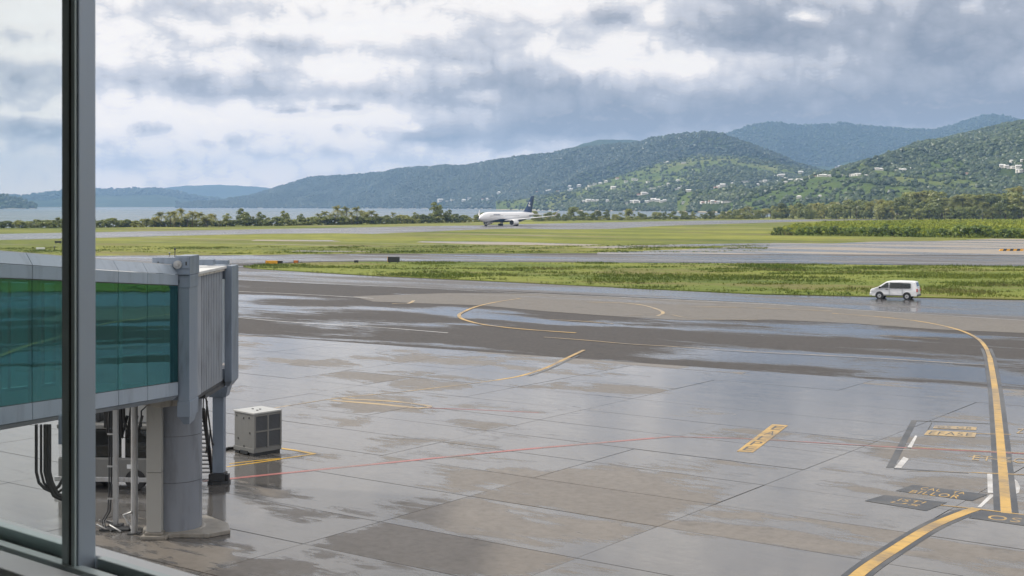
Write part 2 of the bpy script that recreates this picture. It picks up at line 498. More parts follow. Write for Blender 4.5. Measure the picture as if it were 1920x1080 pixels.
def wet_pave(name, dry, wet, s=0.16, bias=0.0, rdry=0.42, rwet=0.05, per_piece=0.0, stain=0.5, ripple=0.05, stretch=(0.7, 1.2, 1), soft=1.0, dryspec=0.10):
    """rain-wet paving: film of water in the low spots, damp elsewhere"""
    m, t = new_mat(name)
    p = wpos(t)
    q = grid_coord(t, p)
    qs = t.v('MULTIPLY', q, stretch)
    a = t.noise(qs, s, 7, 0.52, 0.5)
    a2 = t.noise(q, s * 0.22, 3, 0.5)
    a = t.m('MULTIPLY_ADD', a2, 0.75, a)
    str_ = t.noise(t.v('MULTIPLY', q, (0.45, 1.7, 1)), 1.1, 8, 0.66, 0.6)
    a = t.m('MULTIPLY_ADD', t.m('SUBTRACT', str_, 0.5), 0.50 if per_piece else 0.26, a)
    if per_piece:
        lo = obpos(t)
        lu = t.m('DIVIDE', t.m('ABSOLUTE', t.v('DOT_PRODUCT', lo, tuple(U))), 3.2); lw_ = t.m('DIVIDE', t.m('ABSOLUTE', t.v('DOT_PRODUCT', lo, tuple(Vv))), 1.8)
        rim_ = t.m('POWER', t.m('MINIMUM', t.m('MAXIMUM', lu, lw_), 1.1), 7.0)
        a = t.m('MULTIPLY_ADD', rim_, 0.05, a)
        r = rnd(t)
        wn = t.n('ShaderNodeTexWhiteNoise', noise_dimensions='1D'); t.put(wn.inputs['W'], t.m('MULTIPLY', r, 53.1))
        a = t.m('MULTIPLY_ADD', t.m('SUBTRACT', r, 0.5), per_piece, a)
    if name == 'wet_asphalt':                                    # water gathers where the asphalt meets the concrete
        dn = t.v('DOT_PRODUCT', t.v('SUBTRACT', p, (-21.3, 103.3, 0.0)), (0.535, 0.845, 0.0))
        a = t.m('MULTIPLY_ADD', t.step(t.m('MULTIPLY', dn, -1.0), -42.0, -2.0), 0.062, a)
    a = t.m('ADD', a, bias - 0.875)
    w = t.step(a, -0.07 * soft, 0.03 * soft)                     # damp, darkened
    film = t.step(a, -0.025 * soft, 0.06 * soft)                          # standing film
    fine = t.noise(q, 3.2, 6, 0.7)
    med = t.noise(q, 0.75, 6, 0.7)
    dry_c = t.mix(med, tuple(Vector(dry) * 0.70), tuple(Vector(dry) * 1.25))
    if per_piece:
        dry_c = t.mix(t.m('MULTIPLY', wn.outputs[0], 0.35), dry_c, (dry[0] * 0.60, dry[1] * 0.58, dry[2] * 0.55))
    wet_c = t.mix(med, tuple(Vector(wet) * 0.75), tuple(Vector(wet) * 1.25))
    c = t.mix(w, dry_c, wet_c)
    st = t.noise(q, 0.33, 8, 0.72)
    c = t.mix(t.m('MULTIPLY', t.step(st, 0.55, 0.70), stain), c, tuple(Vector(wet) * 0.5))
    c = t.mix(t.m('MULTIPLY', t.step(fine, 0.42, 0.75), 0.25), c, tuple(Vector(wet) * 0.7))
    ro = t.m('MULTIPLY_ADD', t.m('SUBTRACT', fine, 0.5), 0.25, rdry)
    ro = t.m('MULTIPLY_ADD', w, t.m('SUBTRACT', t.m('MULTIPLY_ADD', fine, 0.2, 0.10), ro), ro)
    ro = t.m('MULTIPLY_ADD', film, t.m('SUBTRACT', t.m('MULTIPLY_ADD', t.step(t.m('MULTIPLY_ADD', fine, 0.5, t.m('MULTIPLY', str_, 0.6)), 0.42, 0.68), 0.13, rwet), ro), ro)
    rip = t.noise(t.v('MULTIPLY', q, (1.0, 1.6, 1)), 1.3, 3, 0.6, 0.8)
    grit = t.noise(q, 14.0, 4, 0.7)
    hgt = t.m('ADD', t.m('MULTIPLY', rip, ripple), t.m('MULTIPLY', t.m('MULTIPLY', grit, 0.035), t.m('SUBTRACT', 1.0, film)))
    setp(t, color=c, rough=ro, ior=1.42, spec=t.m('MULTIPLY_ADD', film, 0.52 - dryspec, t.m('MULTIPLY_ADD', w, 0.10, dryspec)), normal=bump(t, hgt, 0.5, 0.12))
    return m

M['concrete'] = wet_pave('wet_concrete', (0.172, 0.157, 0.142), (0.088, 0.085, 0.083), 0.19, 0.048, 0.36, 0.03, 0.19, 0.5, 0.045, (0.7, 1.2, 1), 0.7)
M['asphalt'] = wet_pave('wet_asphalt', (0.060, 0.055, 0.052), (0.025, 0.0245, 0.025), 0.085, -0.06, 0.55, 0.04, 0, 0.5, 0.03, (0.45, 1.4, 1), 1.0)
M['lane'] = wet_pave('lane_asphalt', (0.105, 0.10, 0.098), (0.055, 0.054, 0.056), 0.09, -0.02, 0.45, 0.10, 0, 0.3, 0.04, (0.25, 1.8, 1), 2)
M['oldconc'] = wet_pave('old_concrete', (0.150, 0.139, 0.125), (0.075, 0.07, 0.067), 0.06, -0.10, 0.5, 0.10, 0, 0.3, 0.04, (0.3, 1.7, 1), 1.6)
M['runway'] = wet_pave('runway_asphalt', (0.15, 0.143, 0.14), (0.075, 0.073, 0.075), 0.03, -0.02, 0.5, 0.2, 0, 0.3, 0.04, (0.2, 2, 1), 2)
M['connector'] = wet_pave('worn_connector', (0.30, 0.26, 0.215), (0.10, 0.094, 0.085), 0.045, -0.03, 0.5, 0.15, 0, 0.3, 0.04, (0.3, 2.6, 1), 1.5)

def marking(name, c, wear=0.35, dark=(0.12, 0.10, 0.08), gloss=0.22):
    m, t = new_mat(name)
    p = wpos(t)
    q = grid_coord(t, p)
    a = t.noise(t.v('MULTIPLY', q, (0.6, 1.5, 1)), 1.3, 8, 0.75); b = t.noise(p, 0.30, 4, 0.6); f = t.noise(p, 7, 6, 0.75)
    w = t.m('MULTIPLY', t.step(t.m('MULTIPLY_ADD', b, 0.7, t.m('MULTIPLY', a, 0.6)), 0.54, 0.80), wear)
    w = t.m('MAXIMUM', w, t.m('MULTIPLY', t.step(f, 0.54, 0.72), wear * 0.75))
    cc = t.mix(a, tuple(Vector(c) * 0.8), tuple(Vector(c) * 1.15))
    cc = t.mix(w, cc, dark)
    blk = t.noise(t.v('MULTIPLY', q, (1, 2.2, 1)), 0.8, 5, 0.7)
    cc = t.mix(t.m('MULTIPLY', t.step(blk, 0.60, 0.72), 0.55 * min(1, wear * 1.4)), cc, (0.05, 0.045, 0.04))
    setp(t, color=cc, rough=t.m('MULTIPLY_ADD', a, 0.4, gloss - 0.05), ior=1.38)
    return m
M['yellow'] = marking('yellow_marking', (0.50, 0.305, 0.055), 0.8)
M['yellow_faded'] = marking('faded_yellow_marking', (0.42, 0.29, 0.11), 1.0, (0.17, 0.15, 0.13))
M['redline'] = marking('red_marking', (0.33, 0.105, 0.10), 0.9, (0.16, 0.13, 0.12))
M['yellow_fresh'] = marking('fresh_yellow_marking', (0.62, 0.37, 0.03), 0.25)
M['black'] = marking('black_marking', (0.030, 0.036, 0.046), 0.75, (0.10, 0.10, 0.10), 0.3)
M['whitem'] = marking('white_marking', (0.55, 0.55, 0.55), 0.7, (0.2, 0.19, 0.18))
M['tracks'] = marking('tyre_mark', (0.055, 0.05, 0.046), 1.0, (0.13, 0.12, 0.108), 0.3)

def grass_mat(name, greens, dry, s=0.02, bare=0.0):
    m, t = new_mat(name)
    p = wpos(t)
    q = t.v('MULTIPLY', grid_coord(t, p), (0.5, 1.3, 1))
    a = t.noise(q, s, 5, 0.6); b = t.noise(p, s * 9, 5, 0.65); f = t.noise(p, 2.5, 4, 0.7)
    c = t.ramp(t.m('MULTIPLY_ADD', t.m('SUBTRACT', b, 0.5), 0.55, a), [(0.28, greens[0]), (0.45, greens[1]), (0.62, greens[2])])
    dd = t.noise(t.v('ADD', q, (91, 17, 0)), s * 1.7, 6, 0.65)
    c = t.mix(t.m('MULTIPLY', t.step(dd, 0.5, 0.66), 0.75), c, dry)
    c = t.mix(t.m('MULTIPLY', t.step(f, 0.45, 0.8), 0.35), c, tuple(Vector(greens[0]) * 0.6))
    if bare:
        e = t.noise(t.v('MULTIPLY', q, (0.5, 2.0, 1)), s * 1.2, 6, 0.6)
        c = t.mix(t.m('MULTIPLY', t.step(e, 0.60, 0.66), bare), c, (0.28, 0.25, 0.21))
    setp(t, color=c, rough=0.85, spec=0.2, normal=bump(t, t.m('ADD', b, f), 0.9, 0.35))
    return m
M['field'] = grass_mat('field_grass', [(0.070, 0.098, 0.016), (0.135, 0.160, 0.026), (0.235, 0.245, 0.040)], (0.175, 0.155, 0.060), 0.016, 0.5)
M['island'] = grass_mat('island_grass', [(0.080, 0.115, 0.018), (0.135, 0.175, 0.028), (0.200, 0.225, 0.040)], (0.180, 0.145, 0.062), 0.035)
M['blades'] = grass_mat('grass_blades', [(0.070, 0.110, 0.018), (0.115, 0.165, 0.026), (0.170, 0.210, 0.036)], (0.17, 0.15, 0.06), 0.05)

def leaf_mat(name, c0, c1, c2, trans=0.3, scale=0.5):
    m, t = new_mat(name)
    r = rnd(t); p = obpos(t)
    n = t.noise(t.v('ADD', p, t.vec(t.m('MULTIPLY', r, 50.0), 0.0, 0.0)), scale, 4, 0.6)
    k = t.m('ADD', t.m('MULTIPLY', n, 0.75), t.m('MULTIPLY_ADD', r, 0.5, -0.12))
    c = t.ramp(k, [(0.2, c0), (0.5, c1), (0.85, c2)])
    d = t.n('ShaderNodeBsdfDiffuse'); tr = t.n('ShaderNodeBsdfTranslucent'); gl = t.n('ShaderNodeBsdfGlossy')
    gl.inputs['Roughness'].default_value = 0.45; gl.inputs['Color'].default_value = (0.9, 0.9, 0.9, 1)
    t.put(d.inputs[0], c); t.put(tr.inputs[0], t.mix(0.5, c, tuple(Vector(c2) * 1.2)))
    mx = t.n('ShaderNodeMixShader'); mx.inputs[0].default_value = trans
    t.nt.links.new(d.outputs[0], mx.inputs[1]); t.nt.links.new(tr.outputs[0], mx.inputs[2])
    m2 = t.n('ShaderNodeMixShader'); m2.inputs[0].default_value = 0.05
    t.nt.links.new(mx.outputs[0], m2.inputs[1]); t.nt.links.new(gl.outputs[0], m2.inputs[2])
    t.nt.links.new(m2.outputs[0], t.out.inputs[0])
    return m
M['leaf'] = leaf_mat('broad_leaves', (0.060, 0.088, 0.018), (0.155, 0.190, 0.034), (0.310, 0.310, 0.066), 0.24)
M['palmleaf'] = leaf_mat('palm_fronds', (0.085, 0.105, 0.022), (0.190, 0.210, 0.042), (0.330, 0.305, 0.080), 0.38)
M['shrub'] = leaf_mat('shrub_leaves', (0.045, 0.090, 0.012), (0.130, 0.205, 0.020), (0.270, 0.330, 0.036), 0.38)
M['forest'] = leaf_mat('hill_canopy', (0.020, 0.042, 0.015), (0.044, 0.078, 0.023), (0.110, 0.145, 0.042), 0.2, 0.15)
M['meadow'] = grass_mat('bank_meadow', [(0.130, 0.180, 0.018), (0.210, 0.260, 0.026), (0.300, 0.320, 0.040)], (0.24, 0.24, 0.05), 0.03)
M['ridge'] = leaf_mat('cloud_shaded_canopy', (0.012, 0.030, 0.015), (0.024, 0.050, 0.021), (0.055, 0.085, 0.030), 0.15, 0.15)  # darker, bluer copy of the canopy: cloud shadow put into the leaf colour
M['bark'] = paint('bark', (0.11, 0.085, 0.06), 0.85, 0, 0.3, 0.4, 3)
M['housewall'] = paint('house_wall', (0.75, 0.72, 0.66), 0.7, 0, 0.1, 0.1, 0.3)
M['houseroof_white'] = paint('house_roof_white', (0.78, 0.77, 0.75), 0.6, 0, 0.1, 0.1, 0.3)
M['houseroof_red'] = paint('house_roof_red', (0.42, 0.20, 0.14), 0.7, 0, 0.15, 0.2, 0.3)
M['houseroof_grey'] = paint('house_roof_grey', (0.40, 0.41, 0.42), 0.6, 0, 0.1, 0.2, 0.3)

def hill_mat(name):
    m, t = new_mat(name)
    p = wpos(t)
    at_ = t.n('ShaderNodeAttribute'); at_.attribute_name = 'pasture'
    n = t.noise(p, 0.004, 6, 0.6); b = t.noise(p, 0.03, 5, 0.65); f = t.noise(p, 0.11, 4, 0.7)
    fo = t.ramp(t.m('MULTIPLY_ADD', t.m('SUBTRACT', b, 0.5), 0.8, n), [(0.3, (0.022, 0.038, 0.013)), (0.5, (0.042, 0.066, 0.019)), (0.75, (0.085, 0.110, 0.030))])
    fo = t.mix(t.m('MULTIPLY', t.step(f, 0.45, 0.75), 0.5), fo, (0.018, 0.030, 0.012))
    pa = t.ramp(t.m('MULTIPLY_ADD', t.m('SUBTRACT', b, 0.5), 0.6, n), [(0.3, (0.060, 0.098, 0.025)), (0.5, (0.105, 0.145, 0.038)), (0.7, (0.180, 0.190, 0.070))])
    c = t.mix(at_.outputs['Fac'], fo, pa)
    z = t.sep(p)[2]
    c = t.mix(t.step(t.m('MULTIPLY', z, -1.0), -1.6, -0.9), c, (0.42, 0.37, 0.29))
    setp(t, color=c, rough=0.9, spec=0.1, normal=bump(t, t.m('ADD', b, t.m('MULTIPLY', f, 0.6)), 1.0, 7.0))
    return m
M['hill'] = hill_mat('hillside')

m, t = new_mat('sea_water')
p = wpos(t)
wv = t.noise(t.v('MULTIPLY', p, (0.6, 1.0, 1.0)), 0.25, 5, 0.65)
wb = t.noise(t.v('MULTIPLY', p, (0.35, 1.0, 1)), 0.006, 5, 0.6)
setp(t, color=t.mix(wb, (0.035, 0.075, 0.10), (0.06, 0.11, 0.135)), rough=t.m('MULTIPLY_ADD', wb, 0.25, 0.16), ior=1.33, normal=bump(t, wv, 0.6, 0.5))
M['sea'] = m


# ------------------------------------------------------------------ the setting
def sheet(name, pts, z, mat, thick=0.0, parent=None, kind='structure'):
    mb = MB()
    if thick:
        mb.poly([(p[0], p[1]) for p in pts], z - thick, z)
    else:
        mb.poly([(p[0], p[1], z) for p in pts])
    o = mb.build(name, mat, parent)
    if kind: o['kind'] = kind
    return o

def gs(*pp):
    return [g(x, y) for x, y in pp]

shore = [Vector((-3200, 560, 0)), Vector((-1500, 520, 0)), Vector((-700, 545, 0)), g(-400, 430.5), g(0, 427), g(150, 426), g(300, 424.5), g(500, 421), g(700, 418),
         g(900, 414), g(1000, 411.7), g(1200, 409.6), g(1400, 408.2), Vector((330, 1500, 0)), Vector((520, 2200, 0)), Vector((700, 3400, 0)), Vector((5600, 3400, 0)), Vector((5600, -400, 0)), Vector((-3200, -400, 0))]
land = sheet('ground', shore, 0.0, M['field'], 2.5)
sea = np_mesh('sea', [(-12500, -2000, -1.2), (15000, -2000, -1.2), (15000, 14400, -1.2), (-12500, 14400, -1.2)], [(0, 1, 2, 3)])
so_ = link_mesh('sea', sea, M['sea']); so_['kind'] = 'structure'

# runway, taxiway, worn connector, apron
runway = sheet('runway', gs((-700, 449), (-300, 443), (0, 438.6), (200, 435), (420, 431), (700, 426), (900, 422.3), (1000, 419.8), (1120, 417.2), (1280, 414.2), (1440, 412), (1700, 410.2), (1700, 411.6), (1560, 413.8), (1440, 417.4),
                            (1240, 423.5), (1150, 429), (1040, 430), (960, 428.4), (900, 430.2), (780, 435.5), (700, 438.5), (620, 437.4), (500, 438.5), (420, 440), (330, 442), (200, 445.5), (0, 450), (-300, 457), (-700, 468)), 0.02, M['runway'])
connector = sheet('connector_road', gs((1120, 473.5), (1300, 467), (1400, 460), (1450, 455.5), (1560, 456.5), (1640, 453), (1760, 452), (1860, 447.5), (2000, 449), (2400, 450), (2400, 477), (1920, 478.5), (1440, 477), (1120, 477)), 0.02, M['connector'])
dirt = M['connector']
for pts in ([(480, 449.5), (620, 450.5), (640, 453), (560, 452.5), (470, 451.5)], [(790, 452.5), (960, 454), (1130, 459), (1100, 461), (900, 458.5), (780, 454.5)],
            [(1080, 463), (1260, 458.5), (1440, 456), (1460, 458.5), (1330, 461.5), (1130, 466)], [(560, 470), (720, 471.3), (690, 472.4), (540, 471.6)]):
    sheet('bare_track', gs(*pts), 0.03, dirt)
# the asphalt border runs with the terminal
b0, b1 = g(445, 628), g(1862, 728)
bd = (b1 - b0).normalized()
bl, br = b0 - bd * 70, b0 + bd * 110
asphalt = sheet('asphalt_apron', [Vector((-260, 245, 0)), g(180, 479.5), g(445, 478.3), g(700, 475.6), g(960, 475.4), g(1440, 474), g(2300, 474), Vector((260, 60, 0)), br, bl, Vector((-260, 170, 0))], 0.012, M['asphalt'])
taxiway = sheet('taxiway', gs((-600, 488), (180, 481.5), (445, 480), (700, 478.2), (960, 478.0), (1440, 478.5), (2300, 482), (2300, 503), (1920, 498.5), (1440, 493.2), (960, 490.5), (700, 489.5), (600, 490), (470, 494), (180, 500), (-600, 512)), 0.035, M['lane'])
road = sheet('service_road', gs((300, 502), (455, 503), (470, 505), (600, 513), (700, 519), (960, 531), (1440, 554), (1920, 564), (2400, 574), (2400, 628), (1920, 602), (1440, 569), (960, 547), (700, 537), (445, 526), (250, 520)), 0.035, M['lane'])
sheet('faded_paving', gs((660, 556), (840, 550), (1000, 551), (1300, 563), (1560, 574), (1760, 588), (1990, 606), (1990, 628), (1750, 618), (1600, 607), (1450, 600), (1280, 601), (1130, 592), (1020, 584), (900, 573), (700, 566)), 0.028, M['oldconc'])
concrete = sheet('concrete_apron', [bl, br, Vector((120, -40, 0)), Vector((-120, -40, 0))], 0.006, M['joint'])
island = sheet('grass_island', gs((456, 500.8), (480, 497.5), (540, 494.5), (600, 492.6), (700, 491.4), (960, 492.4), (1200, 493.6), (1440, 495.4), (1920, 500.8), (2400, 506), (2400, 573), (1920, 562.5), (1440, 552.5), (1200, 541.5), (960, 529.5), (800, 522), (700, 517.5), (600, 511.5), (520, 506.8), (475, 504)), 0.10, M['island'], 0.12)

# concrete slabs, each one a piece, cut where the asphalt begins
def clip(poly, p0, n):
    outp = []
    for i in range(len(poly)):
        a, b = poly[i], poly[(i + 1) % len(poly)]
        da, db = (a - p0).dot(n), (b - p0).dot(n)
        if da >= 0: outp.append(a)
        if da * db < 0: outp.append(a + (b - a) * (da / (da - db)))
    return outp
nb = Vector((bd.y, -bd.x, 0))
if nb.y > 0: nb = -nb
cells = []
o0 = g(1000, 897.5)
us, vs_ = [0.0], [0.0]
rs = random.Random(12)
for k in range(40): us.append(us[-1] + rs.choice((5.2, 6.0, 6.6, 7.4)))
for k in range(40): us.insert(0, us[0] - rs.choice((5.2, 6.0, 6.6, 7.4)))
for k in range(40): vs_.append(vs_[-1] + rs.choice((2.8, 3.4, 3.8, 4.6)))
for k in range(40): vs_.insert(0, vs_[0] - rs.choice((2.8, 3.4, 3.8, 4.6)))
taken = set()
for j in range(80):
    for i in range(80):
        if (i, j) in taken: continue
        i2 = i + 1
        if rs.random() < 0.16 and i + 2 < 80:            # a double length slab
            i2 = i + 2; taken.add((i + 1, j))
        c0 = o0 + U * us[i] + Vv * vs_[j]
        w_, h_ = us[i2] - us[i], vs_[j + 1] - vs_[j]
        quad = [c0, c0 + U * w_, c0 + U * w_ + Vv * h_, c0 + Vv * h_]
        g1, g2 = rs.choice((0.008, 0.014, 0.024)), rs.choice((0.010, 0.018, 0.03))
        quad = [quad[0] + U * g1 + Vv * g2, quad[1] - U * g1 + Vv * g2, quad[2] - U * g1 - Vv * g2, quad[3] + U * g1 - Vv * g2]
        q = clip(quad, b0 + nb * 0.03, nb)
        if len(q) < 3: continue
        cen = sum(q, Vector()) / len(q)
        if cen.y < 17: continue
        xs = [960 + F * p.x / p.y for p in q if p.y > 1]; ys = [HZ + F * H / p.y for p in q if p.y > 1]
        if max(xs) < -90 or min(xs) > 2010 or min(ys) > 1150: continue
        cells.append((cen.length, q))
cells.sort(key=lambda c: c[0])
print('slabs', len(cells))
rest = MB()
for k, (dd, q) in enumerate(cells):
    cen = sum(q, Vector()) / len(q)
    mb = MB()
    tl = (random.uniform(-0.0008, 0.0008), random.uniform(-0.0008, 0.0008))
    vs = [(p.x - cen.x, p.y - cen.y, -0.12) for p in q] + [(p.x - cen.x, p.y - cen.y, (p - cen).dot(U) * tl[0] + (p - cen).dot(Vv) * tl[1]) for p in q]
    n = len(q)
    mb.add(vs, [tuple(range(n))[::-1], tuple(range(n, 2 * n))] + [(i, (i + 1) % n, n + (i + 1) % n, n + i) for i in range(n)])
    if k < 300:
        o = mb.build('slab', M['concrete'], concrete)
        o.location = (cen.x, cen.y, 0.03 + random.uniform(-0.002, 0.002))
    else:
        rest.add([(v[0] + cen.x, v[1] + cen.y, v[2] + 0.03) for v in vs], mb.f)
if rest.v:
    ro_ = rest.build('far_slabs', M['concrete'], concrete); ro_['kind'] = 'stuff'

# ------------------------------------------------------------------ hills
def curve(pts, xs, k):
    p = np.array(pts, float)
    y = np.interp(xs, p[:, 0], p[:, k])
    n = max(3, int(24 / (xs[1] - xs[0])))
    ker = np.hanning(n + 2)[1:-1]; ker /= ker.sum()
    yp = np.pad(y, n, mode='edge')
    return np.convolve(yp, ker, 'same')[n:-n]

TREES = {}          # layer -> (points, pasture)
BVH = []
def hill(name, crest, toe, z0=-1.5, step=3, rows=120, power=0.9, relief=30.0, rscale=420.0, rough=5.0, pasture=0.0, seed=0, tree_h=0.0, back=0.35):
    xs = np.arange(crest[0][0], crest[-1][0] + 0.1, step)
    cy = curve(crest, xs, 1); cd = curve(crest, xs, 2)
    td = curve(toe, xs, 1)
    tt = np.concatenate([np.linspace(0, 1, rows), 1 + np.linspace(0, back, 14)[1:]])
    Tm, XS = np.meshgrid(tt, xs, indexing='ij')
    CD, TD = np.broadcast_to(cd, Tm.shape), np.broadcast_to(td, Tm.shape)
    Y = TD + (CD - TD) * Tm
    X = (XS - 960) / F * Y
    ZC = H + (HZ - cy) / F * cd - tree_h
    up = np.clip(Tm, 0, 1)
    prof = up ** power
    prof = prof * (1 - 0.0) + 0.0
    Z = z0 + (np.broadcast_to(ZC, Tm.shape) - z0) * prof
    over = np.clip(Tm - 1, 0, None)
    Z = Z - over * (np.broadcast_to(ZC, Tm.shape) - z0) * 0.75
    env = np.sin(np.pi * np.clip(Tm, 0, 1)) ** 0.8
    rg = 1 - np.abs(2 * fbm(X / rscale, Y / rscale * 0.6, 4, seed) - 1) * 1.6
    Z = Z + env * relief * (rg - 0.55)
    Z = Z + np.minimum(1, up * 6) * rough * (fbm(X / 60.0, Y / 60.0, 4, seed + 9) - 0.5)
    pm = fbm(X / 330.0, Y / 520.0, 5, seed + 21, 0.6)
    pm = np.clip((pm - (0.62 - pasture * 0.25)) / 0.05, 0, 1) if pasture else pm * 0
    nr, nc = Tm.shape
    V = np.stack([X, Y, Z], -1).reshape(-1, 3)
    ii = np.arange(nr * nc).reshape(nr, nc)
    Q = np.stack([ii[:-1, :-1], ii[:-1, 1:], ii[1:, 1:], ii[1:, :-1]], -1).reshape(-1, 4)
    me = np_mesh(name, V, Q)
    a = me.attributes.new('pasture', 'FLOAT', 'POINT'); a.data.foreach_set('value', pm.ravel().astype(np.float32))
    o = link_mesh(name, me, M['hill']); o['kind'] = 'structure'
    BVH.append((name, BVHTree.FromPolygons([tuple(v) for v in V], [tuple(q) for q in Q]) if step <= 4 else None))
    TREES[name] = (X, Y, Z, pm, Tm)
    return o

hill('far_hill', [(180, 384, 13000), (260, 366, 13000), (300, 353, 13000), (350, 348, 13000), (400, 345.5, 13000), (450, 348, 13000), (500, 352, 13000), (560, 362, 13000), (640, 376, 13000), (700, 384, 13000)],
     [(180, 12000), (700, 12000)], step=6, rows=30, relief=30, rough=20, seed=3)
hill('western_hill', [(-420, 352, 9500), (-250, 346, 9500), (-100, 350, 9500), (0, 366, 9500), (45, 369, 9500), (85, 362, 9500), (120, 358, 9500), (180, 356.5, 9500), (230, 355.5, 9500), (290, 354.5, 9500), (330, 361, 9500), (380, 371, 9500), (430, 377, 9500), (480, 383, 9500), (520, 388, 9500)],
     [(-420, 8200), (520, 8200)], step=4, rows=50, relief=40, rough=14, seed=5)
hill('headland', [(-500, 340, 5200), (-300, 350, 5200), (-60, 362, 5200), (0, 366, 5200), (28, 371, 5200), (48, 379, 5200), (60, 386, 5200), (70, 390, 5200)],
     [(-500, 4700), (70, 5100)], step=4, rows=30, relief=12, rough=8, seed=8)
hill('back_mountain', [(1240, 300, 7600), (1300, 280, 7600), (1350, 257, 7600), (1370, 248, 7600), (1400, 237, 7600), (1430, 231.5, 7600), (1455, 230, 7600), (1490, 234.5, 7600), (1510, 236, 7600), (1540, 234, 7600), (1580, 231.5, 7600), (1610, 236, 7600), (1640, 239, 7600), (1700, 242, 7600), (1750, 243.5, 7600), (1790, 233, 7600), (1830, 220, 7600), (1860, 214.5, 7600), (1890, 220, 7600), (1930, 233, 7600), (2000, 245, 7600), (2150, 235, 7600)],
     [(1240, 6200), (2150, 6200)], step=4, rows=90, relief=70, rscale=700, rough=16, seed=11)
hill('middle_peak', [(980, 300, 6900), (1050, 283, 6900), (1090, 270, 6900), (1120, 262, 6900), (1145, 260, 6900), (1175, 262.5, 6900), (1230, 266, 6900), (1300, 275, 6900)],
     [(980, 6300), (1300, 6300)], step=4, rows=50, relief=30, rough=14, seed=12)
hill('main_ridge', [(330, 390.5, 8000), (380, 387, 7870), (420, 380, 7766), (470, 366, 7637), (520, 350, 7507), (570, 334, 7377), (600, 329, 7300), (640, 328, 7140), (700, 324, 6900), (740, 319, 6740), (780, 313, 6580), (830, 311, 6365), (870, 312, 6185), (905, 303, 6027), (960, 293, 5780), (1020, 288, 5544), (1060, 279, 5433), (1100, 275, 5323), (1180, 268, 5101), (1240, 257, 4935), (1285, 250, 4810), (1325, 246, 4700), (1365, 253, 4641), (1400, 265, 4590), (1440, 282, 4532), (1480, 300, 4474), (1530, 322, 4401), (1600, 340, 4300)],
     [(330, 7000), (700, 6000), (900, 5000), (1000, 4400), (1325, 3900), (1600, 3800)], step=2.5, rows=150, power=0.85, relief=105, rscale=560, rough=12, pasture=0.0, seed=14, tree_h=5)
hill('village_spur', [(930, 388, 3634), (990, 380, 3634), (1040, 366, 3634), (1090, 352, 3673), (1130, 340, 3713), (1170, 326, 3752), (1220, 309, 3792), (1260, 299, 3792), (1300, 292, 3792), (1350, 289, 3792), (1400, 294, 3752), (1450, 303, 3713), (1500, 313, 3673), (1560, 322, 3634), (1640, 330, 3555), (1760, 340, 3555)],
     [(930, 3560), (990, 3350), (1040, 3100), (1100, 2850), (1300, 2700), (1760, 2800)], step=2, rows=170, power=0.95, relief=44, rscale=360, rough=9, pasture=0.42, seed=23, tree_h=3)
hill('right_hill', [(1270, 389, 2500), (1330, 380, 2550), (1390, 368, 2650), (1440, 356, 2700), (1490, 341, 2800), (1530, 327, 2850), (1570, 314, 2900), (1610, 302, 2950), (1660, 289, 3000), (1720, 272, 3050), (1790, 253, 3100), (1840, 242, 3150), (1885, 229, 3150), (1920, 224, 3200), (1990, 207, 3250), (2150, 180, 3300)],
     [(1270, 2350), (1400, 1900), (1700, 1500), (2150, 1450)], z0=-0.8, step=2, rows=190, power=1.05, relief=78, rscale=360, rough=8, pasture=0.08, seed=31, tree_h=5)

# ------------------------------------------------------------------ air
hz = bpy.data.materials.new('haze_air'); hz.use_nodes = True
t = NT(hz.node_tree)
o_ = t.n('ShaderNodeOutputMaterial'); pv = t.n('ShaderNodeVolumePrincipled')
pv.inputs['Color'].default_value = (0.36, 0.60, 0.98, 1)
pv.inputs['Density'].default_value = 0.0001
pv.inputs['Anisotropy'].default_value = 0.1
t.nt.links.new(pv.outputs[0], o_.inputs['Volume'])
hb = MB().box(-13500, 16500, -3000, 15200, -4.0, 540).build('haze', hz)
hb['kind'] = 'stuff'

# ------------------------------------------------------------------ houses on the slopes
def on_hill(x, y, names=None):
    d = Vector(((x - 960) / F, 1, -(y - HZ) / F)).normalized()
    best = None
    for nme, b in BVH:
        if b is None: continue
        hit = b.ray_cast(Vector((0, 0, H)), d)
        if hit[0] is not None and (best is None or hit[3] < best[1]): best = (hit[0], hit[3], nme)
    return best

def house_mesh(w, d, h, rh, hip):
    wall = MB().box(-w / 2, w / 2, -d / 2, d / 2, -3.0, h)
    e = 0.5
    roof = MB()
    if rh < 0.6:
        roof.box(-w / 2 - e, w / 2 + e, -d / 2 - e, d / 2 + e, h, h + 0.4)
    else:
        k = d / 2 if hip else 0.0
        A = [(-w / 2 - e, -d / 2 - e, h), (w / 2 + e, -d / 2 - e, h), (w / 2 + e, d / 2 + e, h), (-w / 2 - e, d / 2 + e, h), (-w / 2 - e + k, 0, h + rh), (w / 2 + e - k, 0, h + rh)]
        roof.add(A, [(3, 2, 1, 0), (0, 1, 5, 4), (2, 3, 4, 5), (1, 2, 5), (3, 0, 4)])
    win = MB()
    nwin = max(2, int(w / 3))
    for s in (-1, 1):
        for i in range(nwin):
            x0 = -w / 2 + (i + 0.5) * w / nwin
            win.box(x0 - 0.6, x0 + 0.6, s * d / 2 - 0.04, s * d / 2 + 0.04, h * 0.35, h * 0.75)
    return wall, roof, win

